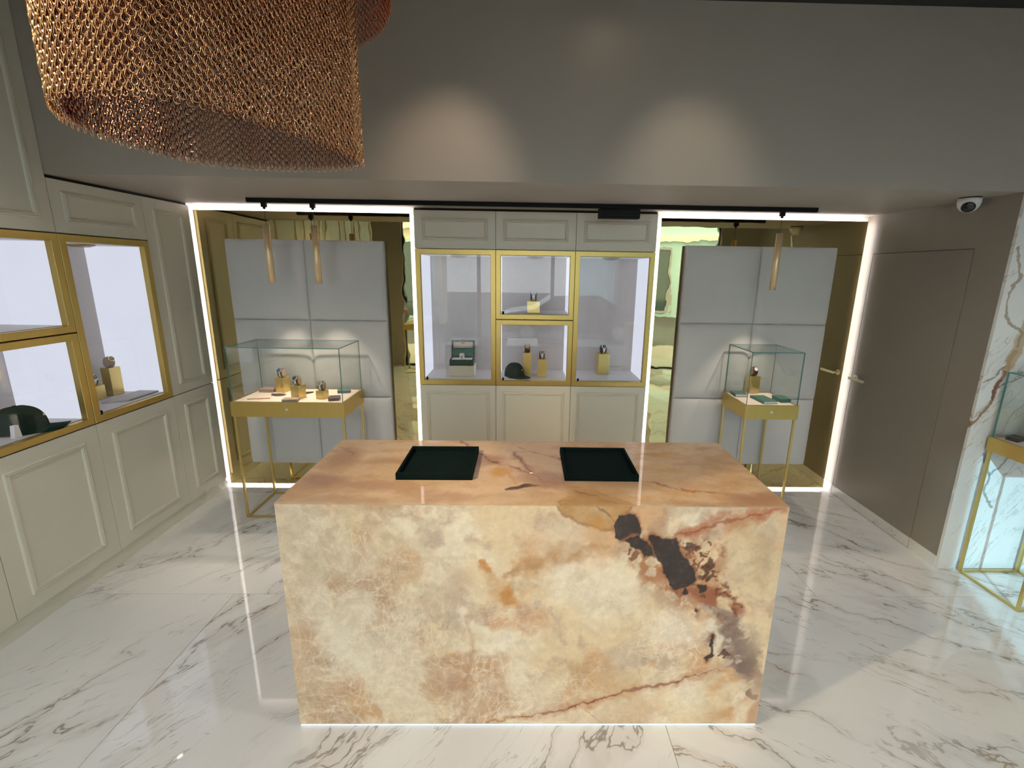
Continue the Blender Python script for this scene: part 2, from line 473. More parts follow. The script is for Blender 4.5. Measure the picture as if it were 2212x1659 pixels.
# right wall with a flush door: pieces around the door opening, door set in
DY0, DY1, DZ = -0.850, -0.060, 2.143
struct('wall_right', MB().box((XR, YS, 0), (XR + 0.12, DY0 - 0.0035, H1)).box((XR, DY1 + 0.0035, 0), (XR + 0.12, 0.5, H1))
       .box((XR, DY0 - 0.0035, DZ + 0.0035), (XR + 0.12, DY1 + 0.0035, H1)).box((XR + 0.045, DY0 - 0.0035, 0), (XR + 0.12, DY1 + 0.0035, DZ + 0.0035)), 'taupe_satin')
door = MB().box((XR, DY0, 0.085), (XR + 0.04, DY1, DZ)).build('door_1', 'taupe_satin', bevel=0.0012)
door['kind'] = 'structure'
hb = MB().cyl((XR - 0.004, -0.105, 1.108), 0.026, 0.004, 'x', 20)
hb.cyl((XR - 0.05, -0.105, 1.108), 0.010, 0.05, 'x', 12)
hb.box((XR - 0.062, -0.252, 1.097), (XR - 0.044, -0.094, 1.119))
tag(hb.build('door_handle', 'chrome', door, bevel=0.003), 'polished chrome lever handle on round rose')
MB().box((XR - 0.004, DY0, 0.004), (XR + 0.03, DY1, 0.083)).build('door_skirting', 'skirting_marble', door)['vein_angle'] = 1.2
bb = MB().box((XR - 0.004, YS + 0.0, 0.0), (XR, DY0 - 0.0035, 0.085)).box((XR - 0.004, DY1 + 0.0035, 0), (XR, YB, 0.085))
o = struct('baseboard_right', bb, 'skirting_marble'); o['vein_angle'] = 1.2
o = struct('baseboard_left', MB().box((XL, -0.039, 0), (XL + 0.004, YB, 0.055)), 'skirting_marble'); o['vein_angle'] = 0.6
# white side reveal between the left cabinets and the mirror
struct('trim_1', MB().box((-3.0, -0.037, 0), (XL, YB, H1)), 'white_paint')
# marble wall facing the shop
mw_root = struct('wall_marble', MB().box((XR + 0.121, YS + 0.0005, 0), (XE, -0.5, H1)), 'taupe_paint')
for i, (xa, xb) in enumerate(((XR, 3.62), (3.62, 4.24), (4.24, XE))):
    t = MB().box((0, 0, 0), (xb - xa - 0.0015, 0.018, H1)).build('marble_slab', 'wall_marble_bold' if i == 0 else 'wall_marble', mw_root, (xa, YS - 0.018, 0), bevel=0.0008)
    t['vein_angle'] = (-0.95, 0.8, -0.8)[i]
struct('wall_far_right', MB().box((XE, YF, 0), (XE + 0.1, 0.5, H2)), 'taupe_paint')

# shop front behind the viewer
wf = MB().box((-3.0, YF, 0), (-2.3, YF + 0.15, H2)).box((4.05, YF, 0), (XE, YF + 0.15, H2)).box((-2.3, YF, 2.98), (4.05, YF + 0.15, H2))
struct('wall_front', wf, 'taupe_paint')
mull = [-2.3, -0.78, 0.72, 1.18, 2.68, 4.05]
for k in range(len(mull) - 1):
    xa, xb = mull[k], mull[k + 1]
    w = MB().frame(xa, xb, 0, 2.98, [(0, YF + 0.02), (0, YF + 0.09), (0.035, YF + 0.09), (0.035, YF + 0.02), (0, YF + 0.02)]).build('window_%d' % (k + 1), 'shop_mullion')
    w['kind'] = 'structure'
    MB().box((xa + 0.035, YF + 0.05, 0.035), (xb - 0.035, YF + 0.058, 2.945)).build('pane', 'shop_glass', w)

# the street outside
struct('ground_street', MB().box((-30, -40, -0.14), (34, YF - 0.1, -0.125)), 'asphalt')
struct('ground_pavement', MB().box((-30, -8.0, -0.125), (34, YF - 0.1, -0.01)), 'pavement')
def facade(name, x0, x1, y0, y1, h, mat, label, cols, rows_, base):
    r = empty(name, ((x0 + x1) / 2, y1, -0.12)); W = x1 - x0
    MB().box((-W / 2, y0 - y1, 0), (W / 2, 0, h)).build('wall', mat, r)
    MB().box((-W / 2, -0.0, 3.6), (W / 2, 0.25, 3.85)).build('cornice', 'white_paint', r)
    cw = W / cols
    for j in range(rows_):
        for i in range(cols):
            cx = -W / 2 + cw * (i + 0.5); cz = 5.0 + j * 3.1
            f = MB().frame(cx - cw * 0.27, cx + cw * 0.27, cz, cz + 1.8, [(0, 0), (0, 0.08), (0.1, 0.08), (0.1, 0)]).build('window_frame', 'white_paint', r)
            MB().box((cx - cw * 0.27 + 0.1, -0.02, cz + 0.1), (cx + cw * 0.27 - 0.1, 0.03, cz + 1.7)).build('pane', 'facade_glass', f)
    for i in range(cols):
        cx = -W / 2 + cw * (i + 0.5)
        f = MB().frame(cx - cw * 0.4, cx + cw * 0.4, 0.2, 3.3, [(0, 0), (0, 0.1), (0.12, 0.1), (0.12, 0)]).build('shop_frame', base, r)
        MB().box((cx - cw * 0.4 + 0.12, -0.02, 0.32), (cx + cw * 0.4 - 0.12, 0.04, 3.18)).build('pane', 'facade_glass', f)
    tag(r, label, 'building')
facade('street_building', -22.0, -3.05, -14.2, -13.2, 13.0, 'facade_cream', 'cream stuccoed building across the street, placed to block the sun, seen in the mirrors', 7, 3, 'facade_teal')  # end and shallow depth set so it cuts the sun beam
facade('street_building', 4.2, 24.0, -30.0, -17.0, 12.0, 'facade_teal', 'pale teal building across the street, seen in the right mirror', 6, 3, 'facade_grey')

# ------------------------------------------------------------------ mirrors with LED surround
def mirror(x0, x1, label):
    z0, z1 = 0.022, 2.405
    r = empty('wall_mirror', ((x0 + x1) / 2, 0, 0)); W = (x1 - x0) / 2
    MB().box((-W, 0.0, z0), (W, 0.006, z1)).build('mirror_glass', 'bronze_mirror', r, bevel=0.0008)
    MB().box((-W + 0.045, 0.007, z0 + 0.045), (W - 0.045, YB - 0.002, z1 - 0.045)).build('backing_board', 'white_paint', r)
    a, b_, y0, y1 = 0.008, 0.016, 0.020, 0.030
    for nm, A, B in (('led_strip', (-W + a, y0, z0 + a), (-W + b_, y1, z1 - a)), ('led_strip', (W - b_, y0, z0 + a), (W - a, y1, z1 - a)),
                     ('led_strip', (-W + b_, y0, z1 - b_), (W - b_, y1, z1 - a)), ('led_strip', (-W + b_, y0, z0 + a), (W - b_, y1, z0 + b_))):
        MB().box(A, B).build(nm, 'led_white', r)
    tag(r, label, 'mirror')
mirror(-2.525, -0.793, 'bronze-tinted wall mirror edged in white light, behind the wide display table')
mirror(1.256, 2.962, 'bronze-tinted wall mirror edged in white light, between the centre cabinets and the door')

# ------------------------------------------------------------------ padded wall panels
def pillow_mesh(w, h, d):
    nx, nz = 26, 22
    vs = []; fs = []
    def prof(t, L):
        e = min(t, 1 - t) * L
        q = min(e / 0.10, 1.0)
        return math.sqrt(max(0.0, 1 - (1 - q) ** 2))
    xs = [0.5 - 0.5 * math.cos(PI * i / nx) for i in range(nx + 1)]
    zs = [0.5 - 0.5 * math.cos(PI * i / nz) for i in range(nz + 1)]
    for zt in zs:
        for xt in xs:
            k = prof(xt, w) * prof(zt, h)
            vs.append((xt * w, -0.008 - d * (0.25 + 0.75 * k) if 0 < xt < 1 and 0 < zt < 1 else -0.008 - d * 0.2, zt * h))
    n = nx + 1
    for j in range(nz):
        for i in range(nx):
            a = j * n + i; fs.append((a, a + 1, a + n + 1, a + n))
    mb = MB().add(vs, fs, 0, True)
    mb.box((0.001, -0.012, 0.001), (w - 0.001, 0.0, h - 0.001))
    return mb.mesh('padded_tile', 'padded_fabric')
def padded(x0, xm, x1, zs, label):
    r = empty('padded_wall_panel', ((x0 + x1) / 2, -0.008, 0)); cx = (x0 + x1) / 2
    MB().box((x0 - cx + 0.004, -0.014, zs[0] + 0.004), (x1 - cx - 0.004, 0.004, zs[-1] - 0.004)).build('backing_board', 'padded_fabric', r)
    for (a, b_) in ((x0, xm), (xm, x1)):
        for j in range(len(zs) - 1):
            link_mesh('padded_tile', pillow_mesh(b_ - a - 0.002, zs[j + 1] - zs[j] - 0.002, 0.042), r, (a - cx + 0.001, -0.014, zs[j] + 0.001))
    tag(r, label, 'wall panel')
padded(-2.275, -1.645, -0.998, (0.248, 0.872, 1.535, 2.184), 'grey padded fabric wall panel hung in front of the left mirror')
padded(1.457, 2.085, 2.714, (0.272, 0.892, 1.552, 2.190), 'grey padded fabric wall panel hung in front of the right mirror')

# ------------------------------------------------------------------ cabinets (local: x width, y into the wall, z up, front at y = 0)
def cab_door(parent, x0, x1, z0, z1, inset=0.062, knob=None):
    g = 0.0016
    d = MB().box((x0 + g, -0.020, z0 + g), (x1 - g, 0.0, z1 - g)).build('door', 'cabinet_paint', parent, bevel=0.001)
    a = inset
    pr = [(a, -0.0195), (a + 0.003, -0.028), (a + 0.009, -0.030), (a + 0.012, -0.026), (a + 0.015, -0.030), (a + 0.019, -0.0305), (a + 0.022, -0.026), (a + 0.025, -0.029), (a + 0.030, -0.0195)]
    MB().frame(x0, x1, z0, z1, pr).build('moulding', 'cabinet_paint', d)
    return d

def closed_cabinet(loc, rz, w, z0, z1, label, depth=0.42, doors=((0, 1),), group=None, name='wall_cabinet', plinth=0.0, inset=0.062):
    r = empty(name, loc, rz)
    MB().box((0.0008, 0.0015, z0 + (plinth if plinth else 0)), (w - 0.0008, depth, z1)).build('carcass', 'cabinet_paint', r)
    for a, b_ in doors: cab_door(r, w * a, w * b_, z0 + plinth, z1, inset)
    if plinth: MB().box((0.0, -0.006, 0.0), (w, depth - 0.05, plinth - 0.003)).build('plinth', 'cabinet_paint', r)
    tag(r, label, 'cabinet', group)
    return r

def display_cabinet(loc, rz, w, z0, z1, label, depth=0.42, bx=0.042, lock=True):
    r = empty('display_cabinet', loc, rz)
    t = 0.02
    # carcass around the lit niche
    c = MB().box((0.001, 0.0125, z0 + 0.001), (w - 0.001, depth, z0 + t)).box((0.001, 0.0125, z1 - t), (w - 0.001, depth, z1 - 0.001))
    c.box((0.001, 0.0125, z0 + t), (t, depth, z1 - t)).box((w - t, 0.0125, z0 + t), (w - 0.001, depth, z1 - t))
    c.box((t, 0.0125, z1 - bx - 0.002), (w - t, depth - 0.002, z1 - t))
    c.build('carcass', 'niche_white', r)
    MB().box((t + 0.0, depth - 0.015, z0 + t), (w - t, depth - 0.003, z1 - bx - 0.003)).build('back_panel', 'niche_fabric', r)
    MB().box((t + 0.013, 0.0125, z0 + t), (w - t - 0.013, depth - 0.016, z0 + bx + 0.003)).build('shelf', 'niche_shelf', r)
    for xa in (t + 0.001, w - t - 0.011):
        MB().box((xa, 0.014, z0 + bx), (xa + 0.010, depth - 0.016, z1 - bx - 0.003)).build('light_panel', 'light_panel', r)
    pr = [(0.0012, 0.0), (0.0012, -0.022), (0.003, -0.024), (bx - 0.002, -0.024), (bx, -0.022), (bx, 0.012), (bx - 0.012, 0.012), (0.0012, 0.012)]
    MB().frame(0, w, z0, z1, pr).build('frame', 'brushed_gold', r)
    MB().box((bx - 0.004, 0.004, z0 + bx - 0.004), (w - bx + 0.004, 0.010, z1 - bx + 0.004)).build('glass_pane', 'clear_glass', r)
    dl = MB().lathe([(0.024, -0.004), (0.026, -0.018), (0.045, -0.018), (0.070, -0.008), (0.074, -0.001), (0.074, 0.0)], (w / 2, 0.16, z1 - bx - 0.002), 28).build('downlight', 'bronze_dark', r)
    MB().lathe([(0.021, 0.0), (0.022, 0.0025)], (w / 2, 0.16, z1 - bx - 0.0088), 24).build('lamp_lens', 'lamp_face', dl)
    if lock:
        lk = MB().cyl((bx + 0.020, -0.008, z0 + bx + 0.016), 0.0085, 0.012, 'y', 14).box((bx + 0.012, -0.006, z0 + bx - 0.002), (bx + 0.028, 0.003, z0 + bx + 0.01))
        tag(lk.build('lock', 'black_metal', r, bevel=0.0008), 'small black lock on the glass')
    tag(r, label, 'display cabinet')
    return r

# centre back wall: three columns
CX = [-0.757, -0.096, 0.560, 1.221]
for i, nm in enumerate(('left', 'middle', 'right')):
    w = CX[i + 1] - CX[i]
    closed_cabinet((CX[i], -0.002, 0), 0, w, 0.0, 0.982, 'low sage-grey panelled cabinet, %s of the three behind the stone counter' % nm, plinth=0.08, inset=0.055, name='base_cabinet')
    closed_cabinet((CX[i], -0.002, 0), 0, w, 2.133, 2.432, 'small sage-grey top cabinet, %s of the three under the black light track' % nm, inset=0.062, name='top_cabinet')
display_cabinet((CX[0], -0.002, 0), 0, CX[1] - CX[0], 0.984, 2.131, 'tall gold-framed display cabinet holding the open green watch box')
display_cabinet((CX[1], -0.002, 0), 0, CX[2] - CX[1], 1.562, 2.131, 'gold-framed display cabinet holding a single watch on a low cube')
display_cabinet((CX[1], -0.002, 0), 0, CX[2] - CX[1], 0.984, 1.558, 'gold-framed display cabinet holding the cap and two watches')
display_cabinet((CX[2], -0.002, 0), 0, CX[3] - CX[2], 0.984, 2.131, 'tall gold-framed display cabinet holding one black-dial watch')

# left wall: columns from the back corner towards the street
LY = [-0.040, -0.462, -1.056, -1.644, -2.232]
def LW(k): return (XL, LY[k + 1], 0), PI / 2, LY[k] - LY[k + 1]
l, rz, w = LW(0)
closed_cabinet(l, rz, w, 0.0, 0.984, 'narrow low cream panelled cabinet in the corner beside the left mirror', plinth=0.10, inset=0.085, name='base_cabinet')
closed_cabinet(l, rz, w, 0.988, 2.432, 'tall narrow cream panelled cabinet in the corner beside the left mirror', inset=0.075)
l, rz, w = LW(1)
closed_cabinet(l, rz, w, 0.0, 0.984, 'low cream panelled cabinet under the folded grey plate display', plinth=0.10, inset=0.085, name='base_cabinet')
display_cabinet(l, rz, w, 0.988, 2.131, 'tall gold-framed display cabinet on the left wall with two watches and a grey plate')
closed_cabinet(l, rz, w, 2.135, 2.432, 'small cream top cabinet over the tall left-wall display', inset=0.062, name='top_cabinet')
l, rz, w = LW(2)
closed_cabinet(l, rz, w, 0.0, 0.984, 'low cream panelled cabinet under the left-wall cap display', plinth=0.10, inset=0.085, name='base_cabinet')
display_cabinet(l, rz, w, 0.988, 1.560, 'gold-framed display cabinet on the left wall holding the dark green cap')
display_cabinet(l, rz, w, 1.564, 2.131, 'bright empty gold-framed display cabinet above the left-wall cap')
closed_cabinet(l, rz, w, 2.135, H2 - 0.03, 'tall cream panelled upper cabinet running up to the dark ceiling at the left edge', inset=0.07)
l, rz, w = LW(3)
closed_cabinet(l, rz, w, 0.0, 0.984, 'low cream panelled cabinet cut by the left picture edge', plinth=0.10, inset=0.085, name='base_cabinet')
display_cabinet(l, rz, w, 0.988, 2.131, 'gold-framed display cabinet just outside the left picture edge')
closed_cabinet(l, rz, w, 2.135, H2 - 0.03, 'tall upper cabinet just outside the left picture edge', inset=0.07)
for k in range(3):
    closed_cabinet((XL, -2.236 - 0.6 * (k + 1), 0), PI / 2, 0.596, 0.0, H2 - 0.03, 'full-height cream panelled cabinet on the left wall, %s from the displays' % ('first', 'second', 'third')[k], plinth=0.10, inset=0.085)
# dark strips coloured as the shade in gaps above and beside the cabinets
struct('shade_strip_1', MB().box((CX[0], 0.004, 2.433), (CX[3], 0.42, H1)).box((-2.98, -1.056, 2.433), (XL - 0.003, -0.038, H1)), 'dark_gap')
struct('shade_strip_2', MB().box((-2.98, -1.066, H1), (XL - 0.002, -1.0565, H2)), 'dark_gap')

# ------------------------------------------------------------------ onyx counter
def vnoise(x, y, seed):
    rs = np.random.RandomState(seed); tb = rs.rand(256, 256)
    xi = np.floor(x).astype(int); yi = np.floor(y).astype(int)
    fx = x - xi; fy = y - yi
    fx = fx * fx * (3 - 2 * fx); fy = fy * fy * (3 - 2 * fy)
    g = lambda a, b_: tb[a & 255, b_ & 255]
    return (g(xi, yi) * (1 - fx) + g(xi + 1, yi) * fx) * (1 - fy) + (g(xi, yi + 1) * (1 - fx) + g(xi + 1, yi + 1) * fx) * fy
def fbm(x, y, sc, octv, seed, gain=0.55):
    v = 0; a = 1; t = 0
    for k in range(octv):
        c, s_ = math.cos(k * 1.1 + seed), math.sin(k * 1.1 + seed)
        v = v + a * vnoise((x * c - y * s_) * sc + 40 + 7 * k, (x * s_ + y * c) * sc + 60 + 11 * k, seed + k)
        t += a; a *= gain; sc *= 2.03
    return v / t
def sstep(x, a, b_):
    t = np.clip((x - a) / (b_ - a), 0, 1); return t * t * (3 - 2 * t)
def seg_dist(x, y, pts):
    d = np.full_like(x, 9.0); tt = np.zeros_like(x); n = len(pts) - 1
    for i in range(n):
        (x0, y0), (x1, y1) = pts[i], pts[i + 1]
        dx, dy = x1 - x0, y1 - y0
        t = np.clip(((x - x0) * dx + (y - y0) * dy) / (dx * dx + dy * dy + 1e-9), 0, 1)
        q = np.hypot(x - x0 - t * dx, y - y0 - t * dy)
        tt = np.where(q < d, (i + t) / n, tt); d = np.minimum(d, q)
    return d, tt
def poly_sd(x, y, pts):
    d, _ = seg_dist(x, y, list(pts) + [pts[0]])
    ins = np.zeros(x.shape, bool); n = len(pts)
    for i in range(n):
        x0, y0 = pts[i]; x1, y1 = pts[(i + 1) % n]
        c = ((y0 > y) != (y1 > y)) & (x < (x1 - x0) * (y - y0) / (y1 - y0 + 1e-12) + x0)
        ins ^= c
    return np.where(ins, -d, d)
def over(C, col, a):
    return C + (np.array(col) - C) * np.clip(a, 0, 1)[..., None]
def worley(x, y, sc, seed):
    rs = np.random.RandomState(seed); tb = rs.rand(64, 64, 2)
    X, Y = x * sc, y * sc; xi = np.floor(X).astype(int); yi = np.floor(Y).astype(int)
    f1 = np.full_like(x, 9.0); f2 = np.full_like(x, 9.0)
    for i in (-1, 0, 1):
        for j in (-1, 0, 1):
            q = tb[(xi + i) & 63, (yi + j) & 63]
            d = np.hypot(xi + i + q[..., 0] - X, yi + j + q[..., 1] - Y)
            f2 = np.minimum(np.maximum(f1, d), f2); f1 = np.minimum(f1, d)
    return f1, f2

def ridged(x, y, sc, octv, seed, w):
    return 1 - sstep(np.abs(fbm(x, y, sc, octv, seed, 0.6) - 0.5), 0.0, w)

ONY = {
'chunkA':[(0.316,0.985),(0.336,1.028),(0.374,1.039),(0.405,1.018),(0.427,0.975),(0.425,0.942),(0.391,0.926),(0.358,0.909),(0.322,0.942)],
'chunkB':[(0.362,0.914),(0.424,0.944),(0.456,0.915),(0.484,0.871),(0.492,0.832),(0.461,0.843),(0.415,0.87)],
'chunkC':[(0.459,0.937),(0.568,0.932),(0.595,0.855),(0.65,0.799),(0.666,0.742),(0.638,0.707),(0.578,0.697),(0.533,0.752),(0.521,0.787),(0.496,0.843)],
'chunkD':[(0.668,0.721),(0.713,0.719),(0.716,0.69),(0.681,0.684)],
'chunkE':[(0.748,0.48),(0.764,0.481),(0.779,0.381),(0.751,0.35),(0.729,0.362),(0.762,0.394)],
'chunkF':[(0.618,0.707),(0.64,0.695),(0.637,0.672),(0.616,0.677)],
'chunkG':[(0.669,0.601),(0.691,0.589),(0.687,0.571),(0.669,0.577)]}
FRAG = [(0.628,0.877),(0.651,0.889),(0.684,0.855),(0.672,0.827),(0.71,0.805),(0.697,0.782),(0.647,0.833),(0.723,0.822),(0.683,0.765),(0.695,0.9),(0.737,0.782),(0.616,0.899),(0.66,0.799),(0.639,0.81),(0.725,0.753),(0.407,0.842),(0.39,0.87),(0.827,0.381)]
def onyx_front(x, y):
    wx = (fbm(x, y, 7, 4, 3) - 0.5); wy = (fbm(x, y, 7, 4, 13) - 0.5)
    fx = (fbm(x, y, 32, 3, 23) - 0.5); fy = (fbm(x, y, 32, 3, 33) - 0.5)
    X = x + 0.06 * wx + 0.018 * fx; Y = y + 0.06 * wy + 0.018 * fy       # soft features
    Xs = x + 0.022 * wx + 0.030 * fx; Ys = y + 0.022 * wy + 0.030 * fy   # crisp features
    C = np.empty(x.shape + (3,)); C[:] = (0.78, 0.66, 0.47)
    n1 = fbm(X, Y, 3.2, 5, 5); n2 = fbm(X, Y, 5.0, 5, 51); n3 = fbm(X, Y, 9.0, 5, 77)
    C = over(C, (0.86, 0.815, 0.69), 0.9 * sstep(n1, 0.46, 0.66))
    C = over(C, (0.68, 0.43, 0.25), 0.9 * sstep(n2, 0.48, 0.64))
    C = over(C, (0.48, 0.345, 0.275), 0.65 * sstep(n3, 0.50, 0.70))
    C = over(C, (0.62, 0.52, 0.35), 0.5 * sstep(fbm(X, Y, 4.1, 4, 91), 0.55, 0.72))
    # broad pale and dark zones
    wz = poly_sd(X, Y, [(0.011,0.807),(0.188,0.852),(0.368,0.82),(0.498,0.694),(0.465,0.576),(0.253,0.504),(0.075,0.646)])
    C = over(C, (0.86, 0.82, 0.70), 0.75 * sstep(-wz, -0.04, 0.09))
    for (cx, cy, r, col, a) in ((0.62, 0.12, 0.22, (0.88, 0.80, 0.62), 0.7), (0.80, 0.85, 0.16, (0.85, 0.76, 0.58), 0.65), (-0.62, 0.80, 0.24, (0.74, 0.66, 0.48), 0.5), (0.10, 0.93, 0.16, (0.80, 0.76, 0.64), 0.55),
                                (-0.30, 0.73, 0.09, (0.56, 0.43, 0.36), 0.55), (-0.62, 0.44, 0.10, (0.50, 0.37, 0.30), 0.6), (0.42, 0.37, 0.13, (0.55, 0.46, 0.40), 0.55), (-0.40, 0.95, 0.10, (0.60, 0.52, 0.44), 0.4), (0.62, 0.50, 0.14, (0.70, 0.64, 0.56), 0.6),
                                (0.22, 0.28, 0.10, (0.55, 0.43, 0.19), 0.45), (-0.93, 0.72, 0.08, (0.60, 0.40, 0.26), 0.6), (-0.95, 0.45, 0.09, (0.62, 0.40, 0.25), 0.6), (-0.83, 0.20, 0.10, (0.60, 0.40, 0.27), 0.55), (-0.40, 0.18, 0.10, (0.60, 0.41, 0.28), 0.45), (-0.83, 0.09, 0.06, (0.50, 0.31, 0.20), 0.5),
                                (-0.75, 0.33, 0.13, (0.84, 0.79, 0.66), 0.6), (-0.10, 0.40, 0.14, (0.82, 0.76, 0.62), 0.55), (-0.05, 0.14, 0.16, (0.78, 0.60, 0.40), 0.4), (0.30, 0.05, 0.12, (0.80, 0.62, 0.42), 0.45), (0.88, 0.62, 0.09, (0.80, 0.62, 0.45), 0.5)):
        C = over(C, col, a * sstep(-np.hypot(X - cx, Y - cy), -r, -r * 0.25))
    # pale web of healed cracks in the lower left half
    wm = sstep(0.26 - 0.40 * x - y * 0.50 + 0.40 * (n2 - 0.5), -0.10, 0.22)
    C = over(C, (0.56, 0.37, 0.25), 0.60 * wm * sstep(fbm(X, Y, 6.0, 4, 43), 0.44, 0.60))
    C = over(C, (0.84, 0.78, 0.64), 0.65 * wm * sstep(fbm(X, Y, 3.8, 4, 47), 0.50, 0.62))
    for sc, sd, wd, am, ax, ay in ((6, 4, 0.06, 0.38, 1.0, 1.4), (10, 9, 0.08, 0.38, 1.6, 0.9), (18, 19, 0.10, 0.30, 1.8, 0.8)):
        f1, f2 = worley(x * ax + 0.3 * y + 0.10 * wx + 0.03 * fx, y * ay - 0.25 * x + 0.10 * wy + 0.03 * fy, sc, sd)
        C = over(C, (0.93, 0.87, 0.74), am * wm * (1 - sstep(f2 - f1, 0.0, wd * 1.6)) * sstep(fbm(x, y, 7, 3, sd + 40), 0.40, 0.62))
    for k, (ang, st_, sc) in enumerate(((0.15, 3.0, 5.0), (1.25, 3.5, 5.0), (-0.6, 2.6, 6.5), (1.6, 4.0, 8.0), (0.05, 3.4, 9.0))):
        c_, s_ = math.cos(ang), math.sin(ang)
        u = (x * c_ + y * s_) + 0.05 * wx; v = (-x * s_ + y * c_) * st_ + 0.10 * wy
        C = over(C, (0.93, 0.88, 0.76), 0.42 * wm * ridged(u, v, sc, 3, 201 + 7 * k, 0.035) * sstep(fbm(x, y, 5, 3, 231 + k), 0.42, 0.60))
    for (cx, cy, r) in ((-0.78, 0.38, 0.20), (-0.12, 0.36, 0.20), (-0.70, 0.62, 0.10), (0.60, 0.50, 0.17), (0.62, 0.14, 0.22), (0.18, 0.72, 0.20)):
        C = over(C, (0.90, 0.865, 0.76), 0.62 * sstep(-np.hypot(X - cx, Y - cy) + 0.12 * (n3 - 0.5), -r, -r * 0.2) * sstep(fbm(X, Y, 8, 4, 261), 0.36, 0.56))
    for sc, sd in ((13, 61), (24, 67)):
        f1, f2 = worley(X + 0.03 * fx, Y + 0.03 * fy, sc, sd)
        C = over(C, (0.90, 0.86, 0.78), 0.55 * sstep(-np.hypot(X - 0.60, Y - 0.45), -0.30, -0.06) * (1 - sstep(f2 - f1, 0, 0.14)))
        C = over(C, (0.88, 0.84, 0.74), 0.30 * sstep(-np.hypot(X - 0.25, Y - 0.68), -0.26, -0.06) * (1 - sstep(f2 - f1, 0, 0.12)))
    C = over(C, (0.56, 0.44, 0.30), 0.35 * sstep(fbm(X, Y, 13, 4, 53), 0.54, 0.68) * sstep(y, 0.5, 0.8))
    # rusty bands and veins
    mod = 0.55 + 0.45 * sstep(fbm(x, y, 11, 4, 271), 0.36, 0.56)
    def band(pts, w, col, a, rag=0.6):
        nonlocal C
        d, t = seg_dist(X + 0.03 * fx, Y + 0.03 * fy, pts)
        tp = np.clip(np.sin(PI * np.clip(t, 0.0, 1.0)), 0, 1) ** 0.6
        ww = (w * (0.35 + 1.3 * fbm(x, y, 14, 3, 71))) * (0.25 + 0.95 * tp)
        C = over(C, col, a * mod * (1 - sstep(d, ww * 0.05, ww * 1.25)))
    def line(pts, w, col, a, rag=1.0):
        nonlocal C
        d, t = seg_dist(x + 0.03 * wx + 0.030 * fx, y + 0.03 * wy + 0.030 * fy, pts)
        tp = np.clip(np.sin(PI * np.clip(0.04 + 0.92 * t, 0.0, 1.0)), 0, 1) ** 0.5
        ww = w * np.clip(0.15 + 2.2 * (fbm(x, y, 17, 3, 81) - 0.22), 0.2, 2.0) * tp + 1e-5
        C = over(C, col, a * (0.45 + 0.55 * mod) * (1 - sstep(d, ww * 0.35, ww)))
    band([(-0.127,0.761),(-0.009,0.806),(0.138,0.863),(0.284,0.906)], 0.050, (0.50, 0.30, 0.15), 0.90)
    band([(-0.197,0.82),(-0.147,0.703),(-0.097,0.645),(-0.056,0.598)], 0.045, (0.58, 0.28, 0.08), 0.95)
    band([(0.05,0.60),(0.10,0.52),(0.16,0.42)], 0.018, (0.50, 0.37, 0.30), 0.5)
    band([(0.567,0.949),(0.671,0.987),(0.766,1.015),(0.862,1.037),(0.995,1.067)], 0.050, (0.48, 0.19, 0.09), 0.95)
    line([(0.567,0.945),(0.671,0.982),(0.766,1.008),(0.862,1.037),(0.995,1.064)], 0.012, (0.34, 0.09, 0.045), 0.9)
    band([(-0.191,0.014),(0.003,0.057),(0.164,0.09),(0.323,0.156),(0.429,0.186),(0.576,0.228),(0.701,0.267),(0.793,0.306),(0.861,0.318)], 0.030, (0.58, 0.34, 0.20), 0.8)
    line([(-0.191,0.014),(0.003,0.057),(0.164,0.09),(0.323,0.156),(0.429,0.186),(0.576,0.228),(0.701,0.267),(0.793,0.306),(0.861,0.318)], 0.0085, (0.28, 0.09, 0.05), 0.95)
    line([(0.223,0.104),(0.263,0.063),(0.325,0.013)], 0.004, (0.50, 0.24, 0.14), 0.7)
    band([(-0.24,0.62),(-0.26,0.502),(-0.24,0.454),(-0.273,0.33),(-0.286,0.202),(-0.299,0.03)], 0.020, (0.55, 0.36, 0.22), 0.6)
    line([(0.114,0.333),(0.25,0.33),(0.40,0.31)], 0.004, (0.50, 0.36, 0.18), 0.5)
    line([(0.44,0.37),(0.46,0.30),(0.47,0.25)], 0.004, (0.45, 0.28, 0.20), 0.6)
    band([(0.52,0.79),(0.56,0.72),(0.60,0.66),(0.675,0.541),(0.76,0.419),(0.878,0.306),(0.964,0.176)], 0.030, (0.84, 0.70, 0.52), 0.7)
    # orange pocket under the top edge
    sd = poly_sd(X, Y, [(0.093,1.069),(0.123,1.027),(0.182,0.995),(0.271,0.974),(0.318,0.996),(0.35,1.03),(0.40,1.10),(0.111,1.11)])
    C = over(C, (0.50, 0.29, 0.10), 0.95 * sstep(-sd, -0.01, 0.012) * (0.55 + 0.9 * (n3 - 0.2)))
    C = over(C, (0.34, 0.17, 0.06), 0.75 * (1 - sstep(np.abs(sd), 0.0, 0.012)))
    C = over(C, (0.55, 0.30, 0.08), 0.7 * sstep(-np.hypot(X - 0.25, Y - 1.0), -0.05, -0.01))
    line([(0.24,1.075),(0.29,1.04),(0.33,0.99)], 0.008, (0.22, 0.13, 0.08), 0.8)
    # rust, purple and white rock around the dark inclusion
    sd = poly_sd(X, Y, [(0.598,0.72),(0.75,0.707),(0.858,0.614),(0.856,0.542),(0.783,0.59),(0.687,0.625)])
    C = over(C, (0.34, 0.12, 0.06), 0.95 * sstep(-sd, -0.03, 0.015) * sstep(n3, 0.22, 0.42))
    sd = poly_sd(X, Y, [(0.742,0.60),(0.851,0.542),(0.95,0.331),(1.02,0.189),(0.93,0.22),(0.827,0.381),(0.772,0.505)])
